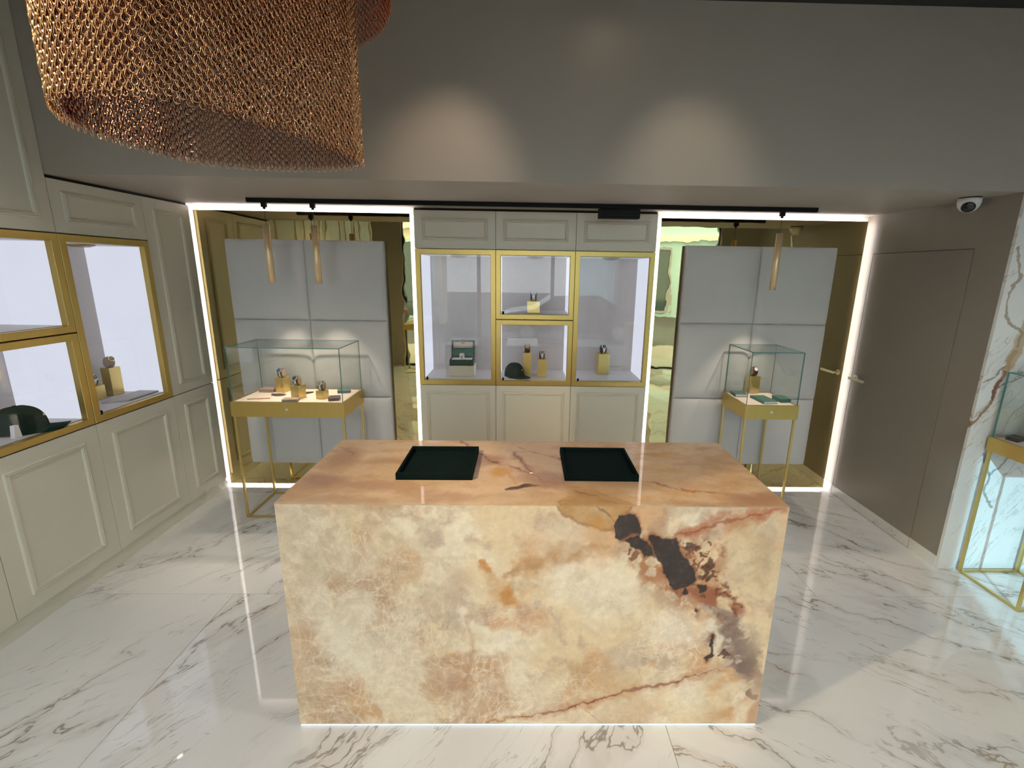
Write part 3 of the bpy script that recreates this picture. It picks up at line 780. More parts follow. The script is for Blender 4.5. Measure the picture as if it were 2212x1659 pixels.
    C = over(C, (0.27, 0.205, 0.19), 0.95 * sstep(-sd, -0.035, 0.025) * (0.6 + 0.9 * (n2 - 0.3)))
    sd = poly_sd(Xs, Ys, [(0.72,0.56),(0.746,0.553),(0.817,0.468),(0.80,0.40),(0.821,0.344),(0.77,0.40),(0.736,0.46)])
    C = over(C, (0.82, 0.79, 0.70), 0.85 * sstep(-sd, -0.008, 0.008))
    for (cx, cy, r) in ((0.56, 0.80, 0.16), (0.69, 0.82, 0.13), (0.44, 0.86, 0.12), (0.63, 0.68, 0.11), (0.47, 0.79, 0.09)):
        C = over(C, (0.46, 0.21, 0.10), 0.85 * sstep(-np.hypot(X - cx, Y - cy), -r, -r * 0.3) * sstep(fbm(x, y, 22, 4, 15), 0.42, 0.55))
    rm = sstep(-poly_sd(X, Y, [(0.42,0.90),(0.58,0.95),(0.74,0.90),(0.78,0.74),(0.88,0.62),(0.84,0.53),(0.70,0.60),(0.60,0.68),(0.48,0.78)]), -0.05, 0.03)
    spl = fbm(x + 0.03 * fx, y + 0.03 * fy, 30, 4, 281)
    C = over(C, (0.36, 0.13, 0.06), 0.80 * rm * sstep(spl, 0.53, 0.60))
    C = over(C, (0.15, 0.06, 0.035), 0.85 * rm * sstep(spl, 0.62, 0.66))
    pm = sstep(-poly_sd(X, Y, [(0.70,0.62),(0.86,0.56),(1.02,0.36),(1.02,0.16),(0.90,0.24),(0.80,0.36),(0.72,0.46)]), -0.04, 0.04)
    C = over(C, (0.20, 0.14, 0.13), 0.70 * pm * sstep(fbm(X, Y, 14, 4, 291), 0.50, 0.66))
    C = over(C, (0.85, 0.80, 0.72), 0.45 * pm * sstep(fbm(X, Y, 17, 4, 295), 0.56, 0.68))
    for i, (cx, cy) in enumerate(FRAG):
        r = 0.010 + 0.012 * ((i * 37) % 10) / 10.0
        ca_, sa_ = math.cos(i * 1.7), math.sin(i * 1.7); Xf = Xs + 0.03 * fx - cx; Yf = Ys + 0.03 * fy - cy
        q = np.maximum(np.abs(Xf * ca_ + Yf * sa_), np.abs(Yf * ca_ - Xf * sa_) * (0.8 + 0.7 * ((i * 13) % 7) / 7))
        C = over(C, (0.10, 0.045, 0.028) if i % 3 else (0.22, 0.08, 0.035), 0.9 * (1 - sstep(q, r * 0.75, r)))
    for k, pts in ONY.items():
        sd = poly_sd(Xs, Ys, pts)
        C = over(C, (0.36, 0.15, 0.07), 0.8 * sstep(-sd, -0.020, 0.0) * sstep(fbm(x, y, 20, 3, 17), 0.4, 0.55))
        C = over(C, (0.030, 0.021, 0.020), 0.97 * sstep(-sd, -0.003, 0.003))
    gl = sstep(fbm(x, y, 60, 2, 66), 0.66, 0.75)
    C = over(C, (0.10, 0.07, 0.055), 0.35 * gl * (C[..., 0] < 0.06))
    sd = poly_sd(X, Y, [(0.945,-0.02),(0.965,0.07),(0.985,0.123),(1.02,0.15),(1.02,-0.02)])
    C = over(C, (0.45, 0.20, 0.11), 0.8 * sstep(-sd, -0.012, 0.02))
    d, _ = seg_dist(Xs, Ys, [(0.95,0.19),(0.965,0.165),(0.985,0.16)])
    C = over(C, (0.14, 0.06, 0.05), 0.8 * (1 - sstep(d, 0.006, 0.014)))
    edge = np.minimum(1.001 - np.abs(x), 9)
    C = over(C, (0.80, 0.62, 0.45), 0.35 * (1 - sstep(edge, 0.0, 0.10)) * sstep(n1, 0.35, 0.6))
    spk = sstep(fbm(x, y, 85, 2, 99), 0.70, 0.78)
    C = over(C, (0.42, 0.30, 0.20), 0.22 * spk * sstep(n3, 0.5, 0.65))
    return np.clip(C * (0.85 + 0.24 * fbm(x, y, 45, 3, 7))[..., None] * np.array((1.08, 0.945, 0.81)), 0, 1)

def onyx_top(x, y):
    wx = (fbm(x, y, 6, 4, 103) - 0.5); wy = (fbm(x, y, 6, 4, 113) - 0.5)
    fx = (fbm(x, y, 30, 3, 123) - 0.5); fy = (fbm(x, y, 30, 3, 133) - 0.5)
    X = x + 0.07 * wx + 0.02 * fx; Y = y + 0.07 * wy + 0.02 * fy
    Xs = x + 0.02 * wx + 0.012 * fx; Ys = y + 0.02 * wy + 0.012 * fy
    C = np.empty(x.shape + (3,)); C[:] = (0.71, 0.465, 0.27)
    n1 = fbm(X, Y * 2.2, 2.2, 5, 105); n2 = fbm(X, Y * 2.6, 4.0, 5, 151); n3 = fbm(X, Y * 2, 9.0, 4, 177)
    C = over(C, (0.78, 0.56, 0.37), 0.8 * sstep(n1, 0.45, 0.66))
    C = over(C, (0.60, 0.35, 0.20), 0.6 * sstep(n2, 0.50, 0.68))
    C = over(C, (0.66, 0.36, 0.13), 0.5 * sstep(n3, 0.5, 0.7) * sstep(x, -0.2, 0.7))
    C = over(C, (0.74, 0.50, 0.35), 0.55 * sstep(-np.hypot((X + 0.05), Y - 0.1), -0.5, -0.15))
    for (cx, cy, rx, ry, col, a) in ((-0.91, 0.10, 0.10, 0.16, (0.42, 0.21, 0.13), 0.65), (-0.90, -0.13, 0.13, 0.07, (0.40, 0.20, 0.15), 0.7), (-0.68, -0.17, 0.18, 0.06, (0.45, 0.23, 0.14), 0.6), (-0.36, -0.27, 0.20, 0.05, (0.45, 0.24, 0.15), 0.55),
                                     (-0.48, -0.21, 0.10, 0.05, (0.48, 0.25, 0.15), 0.5), (-0.22, 0.09, 0.10, 0.07, (0.42, 0.22, 0.16), 0.75), (0.04, -0.09, 0.14, 0.07, (0.40, 0.21, 0.15), 0.7), (0.09, -0.14, 0.10, 0.05, (0.40, 0.21, 0.17), 0.6), (-0.15, -0.04, 0.05, 0.05, (0.62, 0.30, 0.07), 0.8),
                                     (0.92, -0.26, 0.14, 0.06, (0.42, 0.19, 0.11), 0.7), (0.27, -0.22, 0.15, 0.08, (0.46, 0.27, 0.12), 0.75), (0.40, -0.14, 0.16, 0.07, (0.50, 0.30, 0.16), 0.6), (-0.60, 0.06, 0.2, 0.03, (0.50, 0.26, 0.14), 0.5), (-0.75, -0.29, 0.25, 0.04, (0.40, 0.21, 0.14), 0.4), (0.7, -0.3, 0.3, 0.03, (0.40, 0.22, 0.12), 0.4)):
        q = np.hypot((X - cx) / rx, (Y - cy) / ry)
        C = over(C, col, a * sstep(-q, -1.25, -0.3))
    def line(pts, w, col, a, soft=1.0):
        nonlocal C
        d, t = seg_dist(Xs + 0.02 * fx, Ys + 0.03 * fy, pts)
        tp = np.clip(np.sin(PI * np.clip(0.05 + 0.9 * t, 0, 1)), 0, 1) ** 0.5
        ww = w * np.clip(0.15 + 2.2 * (fbm(x, y, 14, 3, 181) - 0.22), 0.2, 2.0) * tp + 1e-5
        C = over(C, col, a * (0.5 + 0.5 * sstep(fbm(x, y, 10, 3, 183), 0.35, 0.55)) * (1 - sstep(d, ww * 0.25, ww)))
    for pts in ([(-0.382,0.319),(-0.323,0.236),(-0.265,0.155),(-0.186,0.061),(-0.103,0.009),(-0.041,-0.036),(0.002,-0.064)], [(-0.093,0.173),(-0.071,0.103),(-0.036,0.025),(0.002,-0.064)], [(0.002,-0.064),(0.037,-0.125),(0.12,-0.145)]):
        line(pts, 0.035, (0.46, 0.24, 0.17), 0.6); line(pts, 0.010, (0.24, 0.11, 0.09), 0.8)
    p3 = [(-0.067,0.234),(0.001,0.175),(0.072,0.141),(0.135,0.101),(0.291,0.007),(0.439,-0.08),(0.538,-0.14),(0.60,-0.18),(0.67,-0.203),(0.751,-0.217)]
    line(p3, 0.022, (0.55, 0.30, 0.16), 0.5); line(p3, 0.008, (0.28, 0.11, 0.06), 0.85)
    line([(0.645,-0.193),(0.70,-0.205)], 0.014, (0.62, 0.20, 0.02), 0.95); line([(0.72,-0.210),(0.80,-0.222)], 0.012, (0.50, 0.22, 0.07), 0.8)
    line([(-1.0,0.24),(-0.92,0.19),(-0.87,0.13)], 0.012, (0.40, 0.18, 0.10), 0.7); line([(-0.62,0.03),(-0.5,0.06),(-0.42,0.10)], 0.012, (0.40, 0.18, 0.10), 0.6)
    sd = poly_sd(Xs, Ys, [(0.143,-0.176),(0.150,-0.244),(0.096,-0.29),(0.10,-0.33),(0.267,-0.33),(0.40,-0.33),(0.325,-0.261),(0.228,-0.185),(0.18,-0.165)])
    C = over(C, (0.44, 0.24, 0.09), 0.85 * sstep(-sd, -0.03, 0.03) * (0.3 + 1.2 * n3)); C = over(C, (0.40, 0.19, 0.06), 0.6 * sstep(n3, 0.35, 0.6) * (1 - sstep(np.abs(sd), 0.0, 0.008)))
    line([(0.16,-0.20),(0.25,-0.25),(0.33,-0.31)], 0.010, (0.20, 0.09, 0.06), 0.8)
    sd = poly_sd(Xs, Ys, [(-0.125,-0.192),(-0.097,-0.174),(-0.067,-0.164),(-0.041,-0.142),(0.03,-0.157),(-0.041,-0.176),(-0.067,-0.192),(-0.092,-0.198),(-0.117,-0.2)])
    C = over(C, (0.085, 0.05, 0.055), 0.95 * sstep(-sd, -0.004, 0.004))
    line([(-0.13,-0.02),(-0.10,-0.09),(-0.07,-0.15)], 0.014, (0.62, 0.30, 0.06), 0.6)
    st = fbm(X, Y * 2.6, 8, 5, 109)
    C = over(C, (0.50, 0.27, 0.15), 0.30 * sstep(st, 0.50, 0.72))
    return C * (0.92 + 0.12 * fbm(x, y, 45, 3, 107))[..., None]

m, T, b = new_mat('onyx_slab')
at = T.node('ShaderNodeAttribute', attribute_type='GEOMETRY', attribute_name='stone')
fine = T.noise(T.obj(), 90.0, 5, 0.7)
T.set(b.inputs['Base Color'], T.mix(1.0, at.outputs['Color'], T.math('MULTIPLY_ADD', fine, 0.24, 0.88), 'MULTIPLY'))
b.inputs['Roughness'].default_value = 0.25
b.inputs['Coat Weight'].default_value = 0.6; b.inputs['Coat Roughness'].default_value = 0.012; b.inputs['Coat IOR'].default_value = 1.5
b.inputs['Specular IOR Level'].default_value = 0.2

def grid_face(name, w, h, res, axes, colour_fn, parent, loc, th=0.02):
    """thick stone slab whose front is a fine grid carrying the stone's colours"""
    nx, ny = int(w / res), int(h / res)
    xs = np.linspace(-w / 2, w / 2, nx + 1); ys = np.linspace(0, h, ny + 1) if axes == 'xz' else np.linspace(-h / 2, h / 2, ny + 1)
    GX, GY = np.meshgrid(xs, ys)
    C = colour_fn(GX, GY).reshape(-1, 3)
    n = GX.size
    V = np.zeros((n, 3)); V[:, 0] = GX.ravel()
    if axes == 'xz': V[:, 2] = GY.ravel()
    else: V[:, 1] = GY.ravel()
    i = np.arange(nx); j = np.arange(ny)
    a = (j[:, None] * (nx + 1) + i[None, :]).ravel()
    Q = np.stack([a, a + 1, a + nx + 2, a + nx + 1], 1)
    loop = list(range(0, nx)) + [r_ * (nx + 1) + nx for r_ in range(ny)] + [ny * (nx + 1) + k for k in range(nx, 0, -1)] + [r_ * (nx + 1) for r_ in range(ny, 0, -1)]
    L = len(loop)
    bk = V[loop].copy()
    if axes == 'xz': bk[:, 1] += th
    else: bk[:, 2] -= th
    C = np.vstack([C, C[loop]])
    faces = Q.tolist() + [[loop[k], n + k, n + (k + 1) % L, loop[(k + 1) % L]] for k in range(L)]
    corners = [n, n + nx, n + nx + ny, n + 2 * nx + ny]
    faces.append(corners[::-1])
    bk = bk.tolist()
    me = bpy.data.meshes.new(name)
    me.from_pydata(V.tolist() + bk, [], faces)
    me.materials.append(MATS['onyx_slab'])
    ca = me.color_attributes.new('stone', 'FLOAT_COLOR', 'POINT')
    A = np.ones((n + L, 4)); A[:, :3] = C
    ca.data.foreach_set('color', A.ravel().astype(np.float32))
    o = bpy.data.objects.new(name, me); COL.objects.link(o); o.parent = parent; o.location = loc
    return o

CW, CD, CH = 2.003, 0.628, 1.071
counter = empty('stone_counter', (0.189, -1.783, 0))
grid_face('front_panel', CW, CH - 0.0165, 0.0034, 'xz', lambda x, y: onyx_front(x, y + 0.012), counter, (0, -CD / 2, 0.012))
grid_face('top_slab', CW, CD, 0.0040, 'xy', onyx_top, counter, (0, 0, CH), 0.004)
side_fn = lambda x, y: onyx_front(np.clip(x, -0.3, 0.3) * 0.9 - 0.55, y)
for sgn in (-1, 1):
    o = grid_face('side_panel', CD - 0.042, CH - 0.032, 0.012, 'xz', side_fn, counter, (sgn * (CW / 2), 0, 0.012), 0.02)
    o.rotation_euler = (0, 0, -PI / 2 if sgn < 0 else PI / 2)
o = grid_face('back_panel', CW, CH - 0.032, 0.016, 'xz', onyx_front, counter, (0, CD / 2, 0.012), 0.02); o.rotation_euler = (0, 0, PI)
MB().box((-CW / 2 + 0.03, -CD / 2 + 0.03, 0), (CW / 2 - 0.03, CD / 2 - 0.03, 0.8)).build('core', 'dark_gap', counter)
MB().box((-CW / 2 + 0.002, -CD / 2 + 0.002, 0.0), (CW / 2 - 0.002, -CD / 2 + 0.012, 0.0115)).build('base_strip', 'led_cool', counter)
tag(counter, 'polished cream and peach onyx counter with a dark mineral inclusion, centre of the shop', 'counter')

# trays on the counter
def valet_tray(x0, x1, y0, y1, label, rz):
    r = empty('velvet_tray', ((x0 + x1) / 2, (y0 + y1) / 2, CH), rz)
    W, D, h, t = (x1 - x0) / 2, (y1 - y0) / 2, 0.030, 0.012
    MB().box((-W, -D, 0.0005), (W, D, 0.008)).build('base', 'tray_velvet', r, bevel=0.002)
    rim = MB()
    prof = [(0, 0), (0, h), (t, h), (t, 0.008)]
    rr = []
    for ins, z in prof: rr.append([(-W + ins, -D + ins, z + 0.0005), (W - ins, -D + ins, z + 0.0005), (W - ins, D - ins, z + 0.0005), (-W + ins, D - ins, z + 0.0005)])
    rim.rings(rr, 0, False, False, False)
    rim.build('rim', 'tray_velvet', r, bevel=0.0025)
    MB().box((-W + t + 0.003, -D + t + 0.003, 0.008), (W - t - 0.003, D - t - 0.003, 0.012)).build('lining_pad', 'tray_velvet', r, bevel=0.002)
    tag(r, label, 'tray', 'dark velvet trays on the stone counter')
valet_tray(-0.405, -0.075, -1.905, -1.612, 'dark green velvet presentation tray on the counter, left of the two', math.radians(0.4))
valet_tray(0.327, 0.650, -1.905, -1.612, 'dark green velvet presentation tray on the counter, right of the two', math.radians(-0.5))

# ------------------------------------------------------------------ glass-topped display tables
def display_table(loc, w, d, label, lock=True, tray_z=(0.852, 0.968), glass_z=1.378):
    r = empty('display_table', loc)
    z0, z1 = tray_z; s = 0.0155
    for sx in (0, 1):
        for sy in (0, 1):
            x = s * 0.5 + sx * (w - 2 * s) ; y = s * 0.5 + sy * (d - 2 * s)
            MB().box((x, y, 0), (x + s, y + s, z0)).build('leg', 'gold_wire', r, bevel=0.0012)
    for sy in (0, 1):
        y = s * 0.5 + sy * (d - 2 * s)
        MB().box((s * 1.5, y, 0), (w - s * 1.5, y + s, s)).build('foot_rail', 'gold_wire', r, bevel=0.0012)
    for sx in (0, 1):
        x = s * 0.5 + sx * (w - 2 * s)
        MB().box((x, s * 1.5, 0), (x + s, d - s * 1.5, s)).build('foot_rail', 'gold_wire', r, bevel=0.0012)
    tr = MB()
    prof = [(0.02, z0), (0, z0), (0, z1), (0.016, z1), (0.016, z1 - 0.010)]
    tr.rings([[(i, i, z), (w - i, i, z), (w - i, d - i, z), (i, d - i, z)] for i, z in prof], 0, False, True, True)
    tray = tr.build('tray', 'brushed_gold', r, bevel=0.001)
    if lock:
        lk = MB().cyl((w * 0.495, -0.004, z0 + 0.060), 0.010, 0.004, 'y', 18).cyl((w * 0.495, -0.006, z0 + 0.060), 0.006, 0.003, 'y', 14)
        tag(lk.build('lock', 'chrome', tray), 'small round steel lock')
    MB().box((0.018, 0.018, z1 - 0.0095), (w - 0.018, d - 0.018, z1 - 0.003)).build('lining', 'blush_lining', r, bevel=0.001)
    t = 0.007; a = 0.0085
    gm = ['case_glass', 'glass_edge']
    zz = z1 - 0.0028
    MB().box((a, a, zz), (w - a, a + t, glass_z), 0, 1, 1).build('glass_pane', gm, r)
    MB().box((a, d - a - t, zz), (w - a, d - a, glass_z), 0, 1, 1).build('glass_pane', gm, r)
    MB().box((a, a + t, zz), (a + t, d - a - t, glass_z), 0, 1, 0).build('glass_pane', gm, r)
    MB().box((w - a - t, a + t, zz), (w - a, d - a - t, glass_z), 0, 1, 0).build('glass_pane', gm, r)
    MB().box((a, a, glass_z), (w - a, d - a, glass_z + t), 0, 1, 2).build('glass_top', gm, r)
    tag(r, label, 'display table')
    return r
TLX, TLY, TZ = -2.060, -0.525, 0.965
display_table((TLX, TLY, 0), 0.850, 0.400, 'wide gold-legged glass display table with three watches, left of the counter')
display_table((1.866, -0.490, 0), 0.418, 0.390, 'narrow gold-legged glass display table with green books, right of the counter', tray_z=(0.860, 0.972), glass_z=1.384)
display_table((3.118, -1.462, 0), 0.430, 0.375, 'gold-legged glass display table in front of the marble wall', tray_z=(0.884, 0.975), glass_z=1.392, lock=False)

# ------------------------------------------------------------------ small goods
def plinth(loc, w, d, h, label, rz=0.0, mat='gold_block', group='gold watch plinths'):
    r = MB().box((-w / 2, -d / 2, 0.0), (w / 2, d / 2, h)).build('watch_plinth', mat, None, loc, (0, 0, rz), bevel=0.0015)
    tag(r, label, 'plinth', group)
    return r

def ell(a, ry, rz_, cz, off=0.0):
    return ((ry + off) * -math.cos(a), cz + (rz_ + off) * math.sin(a))

def watch_set(loc, rz, wl, cl, strap, case, dial, cushion='leather_dark', ends=None, s=1.0):
    """cushion on the plinth and the watch strapped round it, dial facing the viewer (-y) and up"""
    ry, rz_, cz, hw = 0.024, 0.037, 0.036, 0.0235
    prof = []
    N = 28
    for k in range(N):
        a = 2 * PI * k / N
        y, z = ell(a, ry, rz_, cz)
        prof.append((y, max(z, 0.002)))
    c = empty('watch_cushion', loc, rz); c.scale = (s, s, s)
    MB().rings([[(x, y * q, cz + (z - cz) * q) for y, z in prof] for x, q in ((-hw, 0.9), (-hw + 0.003, 1), (hw - 0.003, 1), (hw, 0.9))], 0, True, False, False).build('roll', cushion, c)
    for x in (-hw, hw):
        MB().rings([[(x, y * 0.9, cz + (z - cz) * 0.9) for y, z in prof], [(x + (0.002 if x > 0 else -0.002), y * 0.8, cz + (z - cz) * 0.8) for y, z in prof]], 0, False, False, True).build('end_cap', ends or cushion, c)
    tag(c, cl, 'cushion', 'watch cushions')
    wv = Vector(loc) + Vector((0, 0, 0))
    r = empty('wrist_watch', wv, rz); r.scale = (s, s, s)
    ta = math.radians(38)             # place of the case on the roll
    band = MB(); bw = 0.0095
    K = 40; outer = []; 
    rings = []
    for k in range(K + 1):
        a = ta + 0.30 + (2 * PI - 0.60) * k / K
        y0, z0 = ell(a, ry, rz_, cz, 0.0008); y1, z1 = ell(a, ry, rz_, cz, 0.0032)
        z0 = max(z0, 0.0006); z1 = max(z1, 0.0003)
        rings.append([(-bw, y0, z0), (bw, y0, z0), (bw, y1, z1), (-bw, y1, z1)])
    band.rings(rings, 0, True)
    band.build('strap', strap, r)
    y, z = ell(ta, ry, rz_, cz, 0.001)
    nrm = Vector((0, -math.cos(ta) * rz_, math.sin(ta) * ry)).normalized()
    q = nrm.to_track_quat('Z', 'Y').to_euler()
    R0 = 0.0195
    cs = MB().lathe([(R0 * 0.8, -0.004), (R0, -0.002), (R0, 0.006), (R0 * 0.97, 0.0075)], n=32).build('case', case, r, (0, y, z), q)
    lug = MB()
    for sx in (-1, 1):
        for sy in (-1, 1):
            lug.box((sx * 0.0105 - 0.002, min(sy * 0.013, sy * 0.0235), -0.004), (sx * 0.0105 + 0.002, max(sy * 0.013, sy * 0.0235), 0.003))
    lug.build('lugs', case, cs, bevel=0.0006)
    MB().lathe([(R0 * 0.97, 0.0074), (R0 * 0.97, 0.0088), (R0 * 0.84, 0.0098), (R0 * 0.78, 0.0086)], n=32, cap0=False, cap1=False).build('bezel', case, r, (0, y, z), q)
    MB().lathe([(R0 * 0.80, 0.0076), (R0 * 0.79, 0.0082)], n=32).build('dial', dial, r, (0, y, z), q)
    hd = MB().box((-0.0007, -0.001, 0.0086), (0.0007, 0.0105, 0.0090)).box((-0.001, -0.0009, 0.0091), (0.0085, 0.0009, 0.0095))
    hd.build('hands', case, r, (0, y, z), q)
    MB().cyl((R0 - 0.001, 0, 0.002), 0.0028, 0.0045, 'x', 10).build('crown', case, r, (0, y, z), q)
    tag(r, wl, 'watch', 'display watches')

def watch_on_plinth(x, y, z, w, d, h, rz, where, strap, case, dial, s=1.0, cushion='leather_dark', ends=None, desc='', pdesc=''):
    plinth((x, y + d / 2, z), w, d, h, '%s gold watch plinth %s' % (pdesc, where), rz)
    watch_set((x, y + d / 2, z + h), rz, '%s watch on the plinth %s' % (desc, where), 'leather cushion under the %s watch %s' % (desc, where), strap, case, dial, cushion, ends, s)

SZ = 0.984 + 0.045 + 0.0005   # shelf top in the centre cabinets
SU = 1.562 + 0.045 + 0.0005
SL = 0.988 + 0.045 + 0.0005
watch_on_plinth(0.224, 0.090, SU, 0.110, 0.10, 0.102, 0.0, 'in the upper middle cabinet', 'steel', 'steel', 'dial_white', 1.10, desc='bright white-dial', pdesc='low cube')
watch_on_plinth(0.177, 0.178, SZ, 0.082, 0.08, 0.205, 0.0, 'behind the centre cap', 'leather_dark', 'rose_gold', 'dial_champagne', 0.98, desc='rose gold champagne-dial', pdesc='tall')
watch_on_plinth(0.310, 0.114, SZ, 0.083, 0.08, 0.160, 0.0, 'right of the centre cap', 'steel', 'steel', 'dial_grey', 0.98, desc='steel pale-dial', pdesc='medium')
watch_on_plinth(0.886, 0.228, SZ, 0.104, 0.10, 0.196, math.radians(6), 'alone in the right cabinet', 'steel', 'steel', 'dial_black', 1.08, cushion='leather_black', desc='steel black-dial', pdesc='tall wide')
# left wall display
watch_on_plinth(-2.848, -0.612, SL, 0.075, 0.075, 0.205, PI / 2 - 0.15, 'in the tall left-wall cabinet', 'leather_taupe', 'yellow_gold', 'dial_grey', 1.0, cushion='leather_taupe', desc='gold-cased', pdesc='tall')
watch_on_plinth(-2.858, -0.748, SL, 0.085, 0.080, 0.100, PI / 2, 'beside the gold frame of the left-wall cabinet', 'steel', 'steel', 'dial_black', 1.0, cushion='leather_black', desc='silver-cased', pdesc='short')
# wide table
watch_on_plinth(-1.825, -0.262, TZ, 0.078, 0.075, 0.122, math.radians(-14), 'at the back left of the wide table', 'steel', 'steel', 'dial_blue', 1.0, 'leather_dark', 'leather_tan', 'steel blue-dial', 'tall')
watch_on_plinth(-1.612, -0.430, TZ, 0.074, 0.075, 0.104, math.radians(-14), 'in the middle of the wide table', 'steel', 'steel', 'dial_black', 1.0, 'leather_dark', 'leather_tan', 'steel black-dial', 'medium')
watch_on_plinth(-1.428, -0.424, TZ, 0.066, 0.065, 0.064, math.radians(-10), 'at the right of the wide table', 'steel', 'steel', 'dial_grey', 1.0, 'leather_dark', 'leather_tan', 'steel grey-dial', 'small cube')
# narrow table
watch_on_plinth(2.108, -0.150, 0.970, 0.088, 0.075, 0.150, math.radians(8), 'on the narrow table with green books', 'leather_dark', 'rose_gold', 'dial_white', 1.0, 'leather_dark', 'leather_taupe', 'rose gold white-dial', 'tall')
# table by the marble wall
watch_on_plinth(3.335, -1.255, 0.973, 0.09, 0.09, 0.16, 0.0, 'on the table by the marble wall', 'leather_black', 'steel', 'dial_black', 1.0, desc='dark-strapped', pdesc='orange-lit')

# flat cases, pouches and books
def slab_case(name, loc, rz, w, d, h, mat, label, cat, group=None, r_=0.006, lid=True):
    r = empty(name, loc, rz)
    def rr(W, D, R):
        out = []
        for cx, cy, a0 in ((W - R, D - R, 0), (-W + R, D - R, PI / 2), (-W + R, -D + R, PI), (W - R, -D + R, 1.5 * PI)):
            for k in range(5):
                a = a0 + PI / 2 * k / 4; out.append((cx + R * math.cos(a), cy + R * math.sin(a)))
        return out
    P = rr(w / 2, d / 2, r_); P2 = rr(w / 2 - 0.002, d / 2 - 0.002, r_)
    h1 = h * (0.46 if lid else 1.0)
    def layer(z0, z1, nm):
        MB().rings([[(x, y, z0) for x, y in P2], [(x, y, z0 + 0.0015) for x, y in P], [(x, y, z1 - 0.0015) for x, y in P], [(x, y, z1) for x, y in P2]], 0, False).build(nm, mat, r)
    layer(0, h1, 'lower_shell')
    if lid: layer(h1 + 0.0006, h, 'lid')
    tag(r, label, cat, group)
    return r
slab_case('leather_case', (-1.945, -0.222, TZ), math.radians(-4), 0.120, 0.080, 0.028, 'leather_taupe', 'taupe leather case at the back left corner of the wide table', 'case')
slab_case('leather_case', (-1.628, -0.478, TZ), math.radians(8), 0.112, 0.060, 0.022, 'leather_taupe', 'flat taupe leather case at the front of the wide table', 'case')
slab_case('leather_pouch', (-1.318, -0.432, TZ), math.radians(14), 0.080, 0.075, 0.026, 'leather_plum', 'plum leather pouch at the front right of the wide table', 'pouch')
slab_case('leather_pouch', (-1.330, -0.225, TZ), math.radians(18), 0.095, 0.070, 0.026, 'leather_teal', 'teal green leather pouch at the back right of the wide table', 'pouch')
slab_case('card_stand', (-1.468, -0.300, TZ), math.radians(12), 0.08, 0.035, 0.010, 'gold_block', 'small gold card holder between two plinths on the wide table', 'card holder', lid=False)
def petal(loc, rz, L, W, mat, label):
    r = empty('leather_sleeve', loc, rz)
    rings = []
    for i in range(13):
        t = i / 12; wv = W * math.sin(PI * (0.12 + 0.88 * (1 - t)) ) ** 0.7 * 0.5 if t < 0.999 else 0.0005
        wv = max(wv, 0.0008); h = 0.010 * (1 - 0.6 * t)
        rings.append([(t * L, -wv, 0), (t * L, wv, 0), (t * L, wv * 0.9, h), (t * L, 0, h * 1.25), (t * L, -wv * 0.9, h)])
    MB().rings(rings, 0, True).build('shell', mat, r)
    MB().tube([(0.004, 0, 0.0135), (L * 0.5, 0, 0.0125), (L * 0.9, 0, 0.006)], 0.0012, 5).build('seam', 'leather_black', r)
    tag(r, label, 'sleeve')
petal((-1.862, -0.332, TZ), math.radians(4), 0.110, 0.062, 'leather_plum', 'dark brown leaf-shaped leather sleeve in front of the blue-dial watch')
petal((-1.690, -0.325, TZ), math.radians(38), 0.150, 0.050, 'leather_black', 'black leaf-shaped leather sleeve behind the middle plinth')
sp = empty('strap_tool', (-1.975, -0.452, TZ), math.radians(10))
MB().rings([[(x, -w_, 0), (x, w_, 0), (x, w_ * 0.7, h_), (x, -w_ * 0.7, h_)] for x, w_, h_ in ((0.07, 0.006, 0.004), (0.075, 0.008, 0.008), (0.155, 0.008, 0.008), (0.162, 0.004, 0.005))], 0, False).build('handle', 'leather_tan', sp)
MB().tube([(0.07, 0, 0.004), (0.055, 0.004, 0.005), (0.045, -0.005, 0.005), (0.035, 0.005, 0.005), (0.02, -0.003, 0.004), (0.0, 0.0, 0.003)], 0.0028, 7).build('loop', 'rose_gold', sp)
tag(sp, 'tan leather watch tool with a rose metal loop, front left of the wide table', 'tool')

def book(loc, rz, w, d, h, label, cat='book', group='green books on the narrow table'):
    r = empty('green_book', loc, rz)
    MB().box((-w / 2, -d / 2, 0), (w / 2, d / 2, 0.0025)).build('cover', 'leather_green', r, bevel=0.0006)
    MB().box((-w / 2, -d / 2, h - 0.0025), (w / 2, d / 2, h)).build('cover', 'leather_green', r, bevel=0.0006)
    MB().box((-w / 2, -d / 2, 0.0025), (-w / 2 + 0.003, d / 2, h - 0.0025)).build('spine', 'leather_green', r)
    MB().box((-w / 2 + 0.003, -d / 2 + 0.003, 0.0025), (w / 2 - 0.004, d / 2 - 0.003, h - 0.0025)).build('pages', 'paper', r)
    tag(r, label, cat, group)
book((2.080, -0.352, 0.970), math.radians(4), 0.118, 0.180, 0.020, 'green hardback booklet lying in front of the watch on the narrow table')
book((1.952, -0.205, 0.970), math.radians(-4), 0.100, 0.105, 0.026, 'small thick green booklet at the back left of the narrow table')
slab_case('leather_pouch', (2.228, -0.345, 0.970), math.radians(4), 0.090, 0.115, 0.030, 'leather_green', 'dark green leather pouch at the right of the narrow table', 'pouch')
slab_case('leather_pouch', (3.225, -1.145, 0.973), math.radians(20), 0.10, 0.06, 0.022, 'leather_black', 'black pouch on the table by the marble wall', 'pouch')
